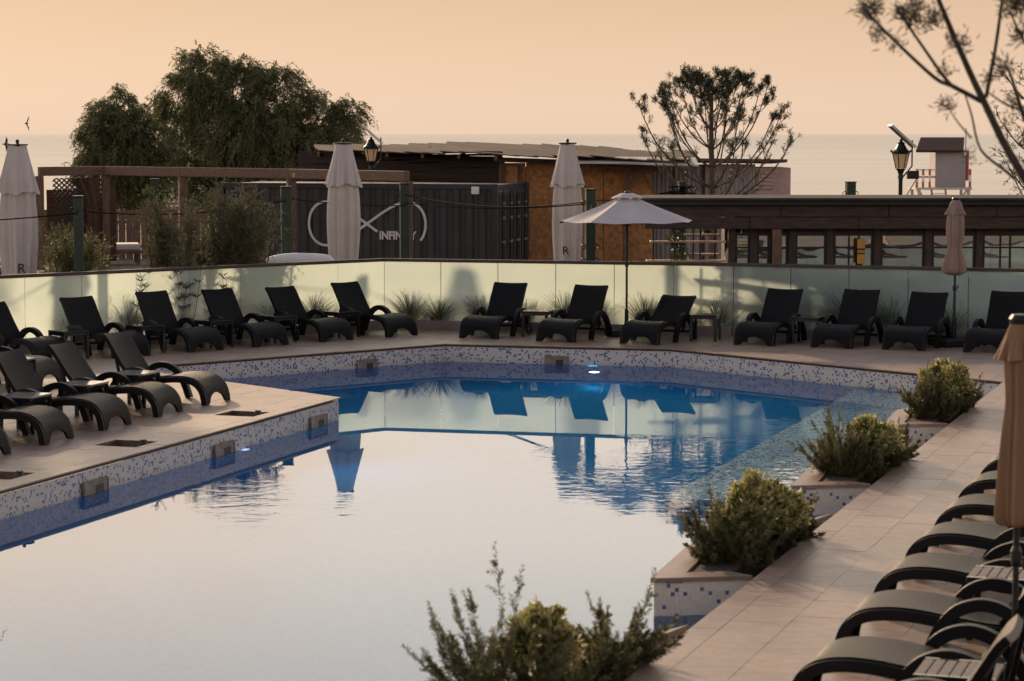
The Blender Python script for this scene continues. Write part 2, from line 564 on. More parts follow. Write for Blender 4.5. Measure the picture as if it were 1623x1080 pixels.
m, nt, b = nodes('sea_water')                          # a ruffled sea: mirrors the low sky in part, the rest is the water's own grey
b.inputs['Base Color'].default_value = (.30, .36, .44, 1)
b.inputs['Roughness'].default_value = 1
b.inputs['Specular IOR Level'].default_value = 0
co = N(nt, 'ShaderNodeTexCoord')
mp = N(nt, 'ShaderNodeMapping')
mp.inputs['Scale'].default_value = (.004, .03, 1)
nt.links.new(co.outputs['Object'], mp.inputs[0])
nz = N(nt, 'ShaderNodeTexNoise', Scale=1.0, Detail=7.0, Roughness=.65)
nt.links.new(mp.outputs[0], nz.inputs['Vector'])
mr_ = N(nt, 'ShaderNodeMapRange')
mr_.inputs['From Min'].default_value = .3
mr_.inputs['From Max'].default_value = .7
mr_.inputs['To Min'].default_value = .80
mr_.inputs['To Max'].default_value = .94
nt.links.new(nz.outputs['Fac'], mr_.inputs['Value'])
gl = N(nt, 'ShaderNodeBsdfGlossy', Roughness=.045)
gl.inputs['Color'].default_value = (.90, .965, 1.0, 1)
mx = N(nt, 'ShaderNodeMixShader')
nt.links.new(mr_.outputs[0], mx.inputs[0])
nt.links.new(b.outputs[0], mx.inputs[1])
nt.links.new(gl.outputs[0], mx.inputs[2])
nt.links.new(mx.outputs[0], nt.nodes['Material Output'].inputs[0])

for nm, colr, st in (('light_cyan', (.15, .75, 1.0), 1.6), ('light_white', (.55, .65, 1.0), 1.6)):
    m, nt, b = nodes(nm)
    b.inputs['Base Color'].default_value = (.6, .7, .7, 1)
    b.inputs['Emission Color'].default_value = (*colr, 1)
    b.inputs['Emission Strength'].default_value = st


# ------------------------------------------------------------------ geometry helpers
class MB:
    """collects shapes; link() makes them ONE mesh object"""

    def __init__(s):
        s.v, s.f, s.uv = [], [], []

    def add(s, vs, fs, uvs=None, T=None):
        o = len(s.v)
        s.v += [tuple(T @ Vector(p)) if T else tuple(p) for p in vs]
        for i, f in enumerate(fs):
            s.f.append(tuple(o + k for k in f))
            s.uv.append(uvs[i] if uvs else None)
        return s

    def box(s, c, d, rz=0, rx=0, ry=0, ch=0.0):
        T = Matrix.Translation(c) @ Matrix.Rotation(rz, 4, 'Z') @ Matrix.Rotation(ry, 4, 'Y') @ Matrix.Rotation(rx, 4, 'X')
        x, y, z = d[0] / 2, d[1] / 2, d[2] / 2
        if not ch:
            vs = [(a * x, b * y, e * z) for a in (-1, 1) for b in (-1, 1) for e in (-1, 1)]
            fs = [(0, 1, 3, 2), (4, 6, 7, 5), (0, 4, 5, 1), (2, 3, 7, 6), (0, 2, 6, 4), (1, 5, 7, 3)]
            return s.add(vs, fs, None, T)
        h = min(ch, x * .9, y * .9, z * .9)
        bm = bmesh.new()
        bmesh.ops.create_cube(bm, size=1, matrix=Matrix.Diagonal((d[0], d[1], d[2], 1)))
        bmesh.ops.bevel(bm, geom=bm.edges[:], offset=h, segments=1, affect='EDGES', profile=.5)
        bm.verts.index_update()
        s.add([v.co[:] for v in bm.verts], [[v.index for v in f.verts] for f in bm.faces], None, T)
        bm.free()
        return s

    def beam(s, a, b, w, h, ch=0.0):
        a, b = Vector(a), Vector(b)
        d = b - a
        L = d.length
        rz = math.atan2(d.y, d.x)
        ry = -math.asin(d.z / L)
        return s.box((a + b) / 2, (L, w, h), rz, 0, ry, ch)

    def prism(s, poly, z0, z1):
        n = len(poly)
        vs = [(x, y, z0) for x, y in poly] + [(x, y, z1) for x, y in poly]
        fs = [tuple(range(n))[::-1], tuple(range(n, 2 * n))] + [(i, (i + 1) % n, n + (i + 1) % n, n + i) for i in range(n)]
        return s.add(vs, fs)

    def tube(s, pts, r, n=8, cap=True):
        pts = [Vector(p) for p in pts]
        rs = r if isinstance(r, (list, tuple)) else [r] * len(pts)
        vs, fs = [], []
        up = Vector((0, 0, 1))
        prev = None
        for i, p in enumerate(pts):
            t = (pts[min(i + 1, len(pts) - 1)] - pts[max(i - 1, 0)])
            if t.length < 1e-9:
                t = Vector((0, 0, 1))
            t.normalize()
            a = prev if prev is not None else (Vector((1, 0, 0)) if abs(t.z) > .9 else up)
            u = (a - t * a.dot(t))
            if u.length < 1e-6:
                u = t.orthogonal()
            u.normalize()
            prev = u
            w = t.cross(u)
            for k in range(n):
                an = 2 * PI * k / n
                vs.append(p + (u * math.cos(an) + w * math.sin(an)) * rs[i])
        for i in range(len(pts) - 1):
            for k in range(n):
                fs.append((i * n + k, i * n + (k + 1) % n, (i + 1) * n + (k + 1) % n, (i + 1) * n + k))
        if cap:
            fs.append(tuple(range(n))[::-1])
            fs.append(tuple((len(pts) - 1) * n + k for k in range(n)))
        return s.add(vs, fs)

    def lathe(s, prof, n=16, c=(0, 0, 0), fold=None):
        """prof: (r, z) bottom to top; fold(ang, i) multiplies r"""
        vs, fs = [], []
        for i, (r, z) in enumerate(prof):
            for k in range(n):
                a = 2 * PI * k / n
                q = r * (fold(a, i) if fold else 1)
                vs.append((c[0] + q * math.cos(a), c[1] + q * math.sin(a), c[2] + z))
        for i in range(len(prof) - 1):
            for k in range(n):
                fs.append((i * n + k, i * n + (k + 1) % n, (i + 1) * n + (k + 1) % n, (i + 1) * n + k))
        fs.append(tuple(range(n))[::-1])
        fs.append(tuple((len(prof) - 1) * n + k for k in range(n)))
        return s.add(vs, fs)

    def mesh(s, name, m, smooth=False):
        me = bpy.data.meshes.new(name)
        me.from_pydata(s.v, [], s.f)
        if any(s.uv):
            ul = me.uv_layers.new(name='UVMap')
            for p, u in zip(me.polygons, s.uv):
                if u:
                    for li, q in zip(p.loop_indices, u):
                        ul.data[li].uv = q
        bm = bmesh.new()
        bm.from_mesh(me)
        if not any(s.uv):
            bmesh.ops.recalc_face_normals(bm, faces=bm.faces[:])
        bm.to_mesh(me)
        bm.free()
        if smooth:
            me.polygons.foreach_set('use_smooth', [True] * len(me.polygons))
            try:
                me.set_sharp_from_angle(angle=R(42))
            except Exception:
                pass
        me.materials.append(MATS[m])
        return me

    def link(s, name, m, parent=None, smooth=False, **kw):
        o = bpy.data.objects.new(name, s.mesh(name, m, smooth))
        COL.objects.link(o)
        o.parent = parent
        for k, v in kw.items():
            o[k] = v
        return o


def tag(o, label, cat, group=None):
    o['label'] = label
    o['category'] = cat
    if group:
        o['group'] = group
    return o


def thing(name, label, cat, loc=(0, 0, 0), rz=0, group=None):
    o = bpy.data.objects.new(name, None)
    o.empty_display_size = .2
    COL.objects.link(o)
    o.location = loc
    o.rotation_euler = (0, 0, rz)
    return tag(o, label, cat, group)


KIDS = {}


def copy_tree(o, parent=None):
    c = o.copy()
    COL.objects.link(c)
    c.parent = parent
    for k in o.children:
        copy_tree(k, c)
    return c


def place(proto, used, loc, rz, label, group):
    """first call moves the source itself, later ones copy it with its parts"""
    o = proto if not used else copy_tree(proto)
    used.append(1)
    o.location = loc
    o.rotation_euler = (0, 0, rz)
    o['label'] = label
    o['group'] = group
    return o


def structure(o):
    o['kind'] = 'structure'
    return o


def npmesh(name, V, F, m, parent=None, hue=None, hue_per_face=True, smooth=False):
    me = bpy.data.meshes.new(name)
    V = np.asarray(V, np.float32)
    F = np.asarray(F, np.int32)
    k = F.shape[1]
    me.vertices.add(len(V))
    me.vertices.foreach_set('co', V.ravel())
    me.loops.add(F.size)
    me.loops.foreach_set('vertex_index', F.ravel())
    me.polygons.add(len(F))
    me.polygons.foreach_set('loop_start', np.arange(0, F.size, k, dtype=np.int32))
    me.update(calc_edges=True)
    me.validate()
    if hue is not None:
        a = me.attributes.new('hue', 'FLOAT', 'FACE')
        a.data.foreach_set('value', np.asarray(hue, np.float32))
    me.materials.append(MATS[m])
    if smooth:
        me.polygons.foreach_set('use_smooth', [True] * len(me.polygons))
    o = bpy.data.objects.new(name, me)
    COL.objects.link(o)
    o.parent = parent
    return o


def leaves(P, D, L, W, roll=None):
    """diamond leaves: base P, direction D (unit), length L, width W -> verts, quads"""
    n = len(P)
    rv = NP.normal(size=(n, 3))
    U = np.cross(D, rv)
    U /= np.linalg.norm(U, axis=1, keepdims=True) + 1e-9
    Nn = np.cross(D, U)
    L = np.broadcast_to(np.asarray(L), (n,))[:, None]
    W = np.broadcast_to(np.asarray(W), (n,))[:, None]
    a = P
    b = P + D * L * .45 + U * W * .5 + Nn * W * .15
    c = P + D * L
    d = P + D * L * .45 - U * W * .5 + Nn * W * .15
    V = np.stack([a, b, c, d], 1).reshape(-1, 3)
    F = np.arange(4 * n).reshape(n, 4)
    return V, F


def unit(a):
    return a / (np.linalg.norm(a, axis=-1, keepdims=True) + 1e-9)


def sprays(P, D, n, length, droop, leaf_l, leaf_w, spread=.6):
    """curved sprays from P along D with n leaves each; returns leaf verts, quads, hue"""
    k = len(P)
    t = np.linspace(.08, 1, n)[None, :, None]
    L = np.broadcast_to(np.asarray(length), (k,))[:, None, None]
    pos = P[:, None, :] + D[:, None, :] * L * t
    pos[..., 2] -= (droop * L[..., 0] * t[..., 0] ** 2)
    tang = np.repeat(D[:, None, :], n, 1).copy()
    tang[..., 2] -= 2 * droop * t[..., 0]
    dirs = unit(unit(tang) + NP.normal(size=(k, n, 3)) * spread)
    V, F = leaves(pos.reshape(-1, 3), dirs.reshape(-1, 3), leaf_l * NP.uniform(.7, 1.3, k * n), leaf_w)
    hue = np.clip(np.repeat(NP.uniform(0, 1, k), n) * .7 + NP.uniform(0, .3, k * n), 0, 1)
    return V, F, hue


def offset(poly, d):
    """offset a closed CCW polygon outward by d"""
    n = len(poly)
    out = []
    for i in range(n):
        p0, p1, p2 = Vector(poly[i - 1]), Vector(poly[i]), Vector(poly[(i + 1) % n])
        e1, e2 = (p1 - p0).normalized(), (p2 - p1).normalized()
        n1, n2 = Vector((e1.y, -e1.x)), Vector((e2.y, -e2.x))
        k = d / max(.25, 1 + n1.dot(n2))
        out.append(tuple(p1 + (n1 + n2) * k))
    return out


def sheet_with_holes(mb, outer, holes, z, thick=0):
    """flat sheet (top at z) with holes"""
    pts, edges = [], []
    loops = [outer] + holes
    for lp in loops:
        o = len(pts)
        pts += [Vector(p) for p in lp]
        edges += [(o + i, o + (i + 1) % len(lp)) for i in range(len(lp))]
    co, ed, fa, *_ = delaunay_2d_cdt(pts, edges, [], 0, 1e-6)

    def inside(p, poly):
        c = False
        for i in range(len(poly)):
            (x1, y1), (x2, y2) = poly[i - 1][:2], poly[i][:2]
            if (y1 > p[1]) != (y2 > p[1]) and p[0] < (x2 - x1) * (p[1] - y1) / (y2 - y1) + x1:
                c = not c
        return c
    keep = []
    for f in fa:
        c = sum((co[i] for i in f), Vector((0, 0))) / len(f)
        if inside(c, outer) and not any(inside(c, h) for h in holes):
            keep.append(f)
    mb.add([(c.x, c.y, z) for c in co], keep)


def clip(poly, conv):
    """Sutherland-Hodgman: poly against convex CCW polygon"""
    out = poly
    n = len(conv)
    for i in range(n):
        ax, ay = conv[i]
        bx, by = conv[(i + 1) % n]
        inp, out = out, []
        if not inp:
            return []

        def sd(p):
            return (bx - ax) * (p[1] - ay) - (by - ay) * (p[0] - ax)
        for j in range(len(inp)):
            p, q = inp[j - 1], inp[j]
            sp, sq = sd(p), sd(q)
            if (sp >= 0) != (sq >= 0):
                t = sp / (sp - sq)
                out.append((p[0] + t * (q[0] - p[0]), p[1] + t * (q[1] - p[1])))
            if sq >= 0:
                out.append(q)
    return out


def area(p):
    return abs(sum(p[i - 1][0] * p[i][1] - p[i][0] * p[i - 1][1] for i in range(len(p)))) / 2


# ------------------------------------------------------------------ the setting: pool terrace
WZ = -.285                                            # water level
T_, K_, A_, B_, C_ = (-2.15, 30.19), (-5.46, 34.06), (-1.06, 37.97), (2.43, 37.07), (6.56, 32.13)
L0, R0 = (-9.39, 8.0), (-1.45, 8.0)
POOL = [L0, R0, C_, B_, A_, K_, T_]                   # counter-clockwise
FL0, FL1, FM, FR, FR2 = (-14.0, 30.4), (-7.64, 36.13), (-2.17, 41.05), (3.63, 39.55), (12.6, 36.1)
DECKS = {
    'left': [L0, T_, K_, FL0, (-14, 8)],
    'back_left': [K_, A_, (FM[0], FM[1] + .2), FL0],
    'middle': [A_, B_, (FR[0], FR[1] + .2), (FM[0], FM[1] + .2)],
    'right_back': [B_, C_, (16, 32.13), (16, 35.0), (FR[0], FR[1] + .2)],
    'right': [R0, (14, 8), (16, 32.13), C_],
}
HATCHES = [(-3.19, 28.42, .5), (-4.13, 25.66, .5), (-4.97, 23.25, .5)]
ed = Vector((.3162, .9487))                           # direction of the two long pool edges
en = Vector((.9487, -.3162))


def hatch_poly(h, g=0):
    c = Vector(h[:2])
    w = h[2] / 2 + g
    return [tuple(c - en * w - ed * w), tuple(c + en * w - ed * w), tuple(c + en * w + ed * w), tuple(c - en * w + ed * w)]


outer = [(-14.3, 7), (15, 7), (16.5, 32), (16.5, 35), (FR2[0], FR2[1] + .3), (FR[0], FR[1] + .3), (FM[0], FM[1] + .3), (-14.3, 30.5)]
mb = MB()
sheet_with_holes(mb, outer, [offset(POOL, .10)] + [hatch_poly(h) for h in HATCHES], -.004)
deck = structure(mb.link('pool_deck', 'grout'))

tile_rnd = random.Random(3)
stuff_tiles = MB()
tiles = []
TW, TL, GAP = .40, .60, .003
for key, conv in DECKS.items():
    pool_line = conv
    for i in range(-60, 140):
        for j in range(-5, 120):
            off = .3 if i % 2 else 0
            base = Vector((-8, 8)) + en * (i * TW) + ed * (j * TL + off)
            q = [base, base + en * (TW - GAP), base + en * (TW - GAP) + ed * (TL - GAP), base + ed * (TL - GAP)]
            c = (q[0] + q[2]) / 2
            if c.y < 10.5 or c.y > 42 or abs(c.x) > .235 * c.y + 2.6:
                continue
            if any(abs((c - Vector(h[:2])).dot(ed)) < h[2] / 2 + .3 and abs((c - Vector(h[:2])).dot(en)) < h[2] / 2 + .2 for h in HATCHES):
                # cut round the hatch: keep the pieces on both sides
                pcs = []
                for h in HATCHES:
                    hp = [Vector(p) for p in hatch_poly(h, .004)]
                    if (c - Vector(h[:2])).length > 1.2:
                        continue
                    far = 3
                    a, b_, d_, e_ = hp
                    pcs += [[a - en * far - ed * far, a - ed * far, a + ed * (h[2] + far), a - en * far + ed * (h[2] + far)],
                            [b_ - ed * far, b_ + en * far - ed * far, b_ + en * far + ed * (h[2] + far), b_ + ed * (h[2] + far)],
                            [a - ed * far, b_ - ed * far, b_, a], [e_, d_, d_ + ed * far, e_ + ed * far]]
                polys = []
                for pc in pcs:
                    r = clip([tuple(p) for p in q], [tuple(p) for p in pc])
                    if r and area(r) > .002:
                        polys.append(r)
            else:
                polys = [[tuple(p) for p in q]]
            for p in polys:
                r = clip(p, conv)
                if len(r) > 2 and area(r) > .004:
                    dz = tile_rnd.uniform(-.0012, .0012)
                    if key == 'right' and c.y > 12.5 and c.y < 33 and abs(c.x) < .2125 * c.y + .3:
                        tiles.append((r, dz))
                    else:
                        stuff_tiles.prism(r, -.014, dz)
tiles.sort(key=lambda t: sum(p[1] for p in t[0]) / len(t[0]))
for k, (r, dz) in enumerate(tiles):
    if k < 295:
        cx = sum(p[0] for p in r) / len(r)
        cy = sum(p[1] for p in r) / len(r)
        MB().prism([(x, y) for x, y in r], -.014, dz).link('tile', 'stone', deck)
    else:
        stuff_tiles.prism(r, -.014, dz)
stuff_tiles.link('tiles', 'stone', deck, kind='stuff')

# deck hatches: shallow sunk boxes with a small black valve
for h, lab in zip(HATCHES, ('square sunk hatch in the terrace nearest the pool corner tip', 'square sunk hatch in the terrace, the middle one of three', 'square sunk hatch in the terrace, nearest of three along the pool edge')):
    t = thing('deck_hatch', lab, 'hatch', (h[0], h[1], 0), -R(18.43), 'sunk hatches in the left terrace')
    w = h[2] / 2 + .004
    bx = MB()
    bx.box((0, 0, -.085), (2 * w, 2 * w, .02))
    for sx, sy in ((1, 0), (-1, 0), (0, 1), (0, -1)):
        bx.box((sx * (w + .01), sy * (w + .01), -.05), (.02 if sx else 2 * w + .04, .02 if sy else 2 * w - .001, .09))
    bx.link('pit', 'hole', t)
    MB().lathe([(.05, -.075), (.05, -.02), (.035, .01), (.035, .03), (.0, .03)], 12, (.14, .14, 0)).link('valve', 'rubber', t)

# pool walls, floor, water
wallp = offset(POOL, .025)


def wall_faces(mb, poly, z0, z1, closed=True):
    s = 0
    n = len(poly)
    for i in range(n if closed else n - 1):
        a, b_ = Vector(poly[i]), Vector(poly[(i + 1) % n])
        L = (b_ - a).length
        mb.add([(a.x, a.y, z0), (b_.x, b_.y, z0), (b_.x, b_.y, z1), (a.x, a.y, z1)], [(3, 2, 1, 0)],
               [[(s, z1), (s + L, z1), (s + L, z0), (s, z0)]])
        s += L


mb = MB()
wall_faces(mb, wallp, WZ - .02, -.045)
pwall = structure(mb.link('pool_wall', 'mosaic'))
mb = MB()
wall_faces(mb, offset(POOL, .085), -.06, -.016)
mb.link('shadow_gap', 'rail', pwall)
mb = MB()
wall_faces(mb, wallp, -1.6, WZ - .02)
mb.link('submerged_wall', 'mosaic_deep', pwall)
mb = MB()
fp = offset(POOL, .024)
mb.add([(x, y, -1.59) for x, y in fp], [tuple(range(len(fp)))], [[(x, y) for x, y in fp]])
structure(mb.link('pool_floor', 'mosaic_floor'))
mb = MB()
mb.prism(offset(POOL, .036), -1.66, WZ)
structure(mb.link('pool_water', 'pool_water'))

# underwater steps along the right-hand edge
for k, (o0, o1, z) in enumerate(((2.25, 1.65, -.66), (1.65, 1.05, -.50), (1.05, -.02, -.38))):
    c0 = Vector(R0) + ed * 16.2
    c1 = Vector(C_) - ed * .01
    # far end follows the back edge
    far0 = c1 - en * o0 + ed * (o0 * 1.05)
    far1 = c1 - en * o1 + ed * (o1 * 1.05)
    q = [c0 - en * o0, c0 - en * o1, far1, far0]
    mb = MB()
    vs = [(p.x, p.y, -1.59) for p in q] + [(p.x, p.y, z) for p in q]
    L = (far0 - q[0]).length
    W = o0 - o1
    mb.add(vs, [(4, 5, 6, 7), (0, 4, 7, 3), (0, 1, 5, 4)],
           [[(0, 0), (W, 0), (W, L), (0, L)], [(0, 0), (z + 1.6, 0), (z + 1.6, L), (0, L)], [(0, 0), (W, 0), (W, 1), (0, 1)]])
    st = mb.link('pool_step', 'mosaic_step')
    structure(st)

# skimmer mouths and lamps in the pool wall
def on_wall(px, py, edge):
    a, b_ = Vector(edge[0]), Vector(edge[1])
    d = (b_ - a).normalized()
    n_ = Vector((-d.y, d.x))                          # towards the pool when the edge runs counter-clockwise
    p = a + d * ((Vector((px, py)) - a).dot(d))
    return p, math.atan2(d.y, d.x), n_


for (x, y), e in (((-2.28, 37.0), (A_, K_)), ((.70, 37.55), (B_, A_)), ((-4.16, 24.0), (T_, L0)), ((-3.22, 26.9), (T_, L0)), ((-2.36, 29.5), (T_, L0))):
    p, rz, n_ = on_wall(x, y, e)
    t = bpy.data.objects.new('skimmer', None)
    COL.objects.link(t)
    t.parent = pwall
    t.location = (p.x, p.y, -.25)
    t.rotation_euler = (0, 0, rz)
    wd = .17 if e[1] != L0 else .24
    g = MB()
    for sx in (-1, 1):
        g.box((sx * (wd + .01), 0, 0), (.02, .03, .20))
    for sz in (-1, 1):
        g.box((0, 0, sz * .09), (2 * wd, .03, .02))
    g.link('frame', 'skimmer_flap', t)
    MB().box((0, -.002, 0), (2 * wd, .014, .16)).link('flap', 'skimmer_flap', t)
    MB().box((-.3 * wd, .004, -.01), (.7 * wd, .008, .10)).link('mouth', 'rubber', t)
for (x, y), e, mm_ in (((1.25, 37.35), (B_, A_), 'light_cyan'), ((-3.05, 27.42), (T_, L0), 'light_white')):
    p, rz, n_ = on_wall(x, y, e)
    t = MB().tube([(0, -.01, 0), (0, .035, 0)], .075, 14).link('pool_light', mm_, pwall)
    t.location = (p.x, p.y, -.37)
    t.rotation_euler = (0, 0, rz)
    t.scale = (1, 1, .45)

# spots at the lit pool lamps, plus unseen ones added to brighten the water
for (x, y, az) in ((1.25, 36.6, 185), (-2.4, 27.2, 108), (5.55, 29.6, -72), (3.95, 24.8, -72), (2.4, 20.1, -72), (.6, 14.7, -72)):
    ld_ = bpy.data.lights.new('pool_lamp_and_fill', 'SPOT')
    ld_.energy = 32
    ld_.color = (.35, .75, 1.0)
    ld_.spot_size = R(140)
    ld_.spot_blend = 1
    ld_.shadow_soft_size = .08
    lo_ = bpy.data.objects.new('pool_lamp_and_fill', ld_)
    COL.objects.link(lo_)
    lo_.location = (x, y, -.55)
    a_ = R(az)
    lo_.rotation_euler = Vector((math.sin(a_), math.cos(a_), -.35)).to_track_quat('-Z', 'Y').to_euler()

# ground beyond, beach and sea
mb = MB()
hole = [(-14.1, 7.2), (14.9, 7.2), (16.3, 32), (16.3, 34.9), (FR2[0], FR2[1] + .2), (FR[0], FR[1] + .2), (FM[0], FM[1] + .2), (-14.1, 30.6)]
sheet_with_holes(mb, [(-400, -60), (400, -60), (400, 72), (-400, 72)], [hole], -.03)
structure(mb.link('ground', 'earth'))
mb = MB()
prof = [(72, -.03), (77, -.9), (84, -2.0), (130, -2.25), (175, -2.6), (215, -3.4), (300, -5)]
xs = np.linspace(-400, 400, 41)
vs = [(x, y, z) for y, z in prof for x in xs]
fs = [(i * 41 + j, i * 41 + j + 1, (i + 1) * 41 + j + 1, (i + 1) * 41 + j) for i in range(len(prof) - 1) for j in range(40)]
mb.add(vs, fs)
structure(mb.link('beach', 'sand'))
mb = MB()
mb.add([(-25000, 150, -3.1), (25000, 150, -3.1), (25000, 45000, -3.1), (-25000, 45000, -3.1)], [(0, 1, 2, 3)])
structure(mb.link('sea', 'sea_water'))

# ------------------------------------------------------------------ glass fence
fence = thing('glass_fence', 'frosted glass balustrade with dark brown handrail round the pool terrace', 'fence')
segs = [(FL0, FM, 16), (FM, FR, 6), (FR, FR2, 10)]
for a, b_, n in segs:
    a, b_ = Vector(a), Vector(b_)
    d = (b_ - a) / n
    rz = math.atan2(d.y, d.x)
    L = d.length
    MB().box((*((a + b_) / 2), .06), ((b_ - a).length - .02, .16, .17), rz, ch=.01).link('kerb', 'kerb', fence)
    MB().box((*((a + b_) / 2), 1.165), ((b_ - a).length + .03, .075, .05), rz, ch=.008).link('handrail', 'rail', fence)
    for k in range(n):
        c = a + d * (k + .5)
        if abs(c.x) > c.y * .235 + 3.0:
            continue
        g = MB().box((0, 0, 0), (L - .014, .016, .99)).link('glass_pane', 'clear_glass', fence)
        g.data.materials.append(MATS['frosted_glass'])       # etched on the far side only
        for p in g.data.polygons:
            p.material_index = 1 if p.normal.y > .9 else 0
        g.location = (c.x, c.y, .147 + .495)
        g.rotation_euler = (0, 0, rz)
        # small steel clamps at the foot
        for s_ in (-.3, .3):
            q = c + d.normalized() * s_
            cl_ = MB().box((0, 0, 0), (.05, .05, .06)).link('clamp', 'steel', fence)
            cl_.location = (q.x, q.y, .172)
            cl_.rotation_euler = (0, 0, rz)

# ------------------------------------------------------------------ sun loungers
def ribbon(mb, prof, w, th, arch=False, nx=12, crown=.0):
    """a bent shell: prof = (y, z) points, width w, thickness th; with arch the first rows are cut to a foot arch"""
    n = len(prof)
    P = [Vector((p[0], p[1])) for p in prof]
    nor = []
    for i in range(n):
        t = (P[min(i + 1, n - 1)] - P[max(i - 1, 0)]).normalized()
        nor.append(Vector((-t.y, t.x)))
    s = [0]
    for i in range(1, n):
        s.append(s[-1] + (P[i] - P[i - 1]).length)
    top, bot = [], []
    for i in range(n):
        for k in range(nx + 1):
            x = -w / 2 + w * k / nx
            sag = -crown * (1 - (2 * x / w) ** 2)
            y, z = P[i]
            if arch and s[i] < .20:
                hx = max(0, 1 - (x / (w * .36)) ** 2)
                lift = .135 * math.sqrt(hx) if hx > 0 else 0
                tt = s[i] / .20
                # slide the row up the profile inside the arch
                ss = lift + (.20 - lift) * tt
                for q in range(n - 1):
                    if s[q] <= ss <= s[q + 1] + 1e-9:
                        f = (ss - s[q]) / max(1e-9, s[q + 1] - s[q])
                        pp = P[q].lerp(P[q + 1], f)
                        y, z = pp
                        break
            a = Vector((x, y + nor[i].x * sag, z + nor[i].y * sag))
            top.append(a)
            bot.append(a - Vector((0, nor[i].x, nor[i].y)) * th)
    m_ = nx + 1
    o = n * m_
    vs = top + bot
    fs, uv = [], []
    for i in range(n - 1):
        for k in range(nx):
            a, b_, c, d = i * m_ + k, i * m_ + k + 1, (i + 1) * m_ + k + 1, (i + 1) * m_ + k
            u0, u1 = w * k / nx, w * (k + 1) / nx
            q = [(u0, s[i]), (u1, s[i]), (u1, s[i + 1]), (u0, s[i + 1])]
            fs.append((a, b_, c, d))
            uv.append(q)
            fs.append((o + d, o + c, o + b_, o + a))
            uv.append(q[::-1])
    for i in range(n - 1):
        for k, fl in ((0, 0), (nx, 1)):
            a, d = i * m_ + k, (i + 1) * m_ + k
            f = (a, d, o + d, o + a)
            fs.append(f[::-1] if fl else f)
            uv.append([(0, 0)] * 4)
    for i, fl in ((0, 0), (n - 1, 1)):
        for k in range(nx):
            a, b_ = i * m_ + k, i * m_ + k + 1
            f = (o + a, o + b_, b_, a)
            fs.append(f[::-1] if fl else f)
            uv.append([(0, 0)] * 4)
    mb.add(vs, fs, uv)


def smooth_path(pts, n=8):
    out = []
    for i in range(len(pts) - 1):
        p0, p1, p2, p3 = (Vector(pts[max(i - 1, 0)]), Vector(pts[i]), Vector(pts[i + 1]), Vector(pts[min(i + 2, len(pts) - 1)]))
        for k in range(n):
            t = k / n
            out.append(.5 * ((2 * p1) + (-p0 + p2) * t + (2 * p0 - 5 * p1 + 4 * p2 - p3) * t * t + (-p0 + 3 * p1 - 3 * p2 + p3) * t ** 3))
    out.append(Vector(pts[-1]))
    return out


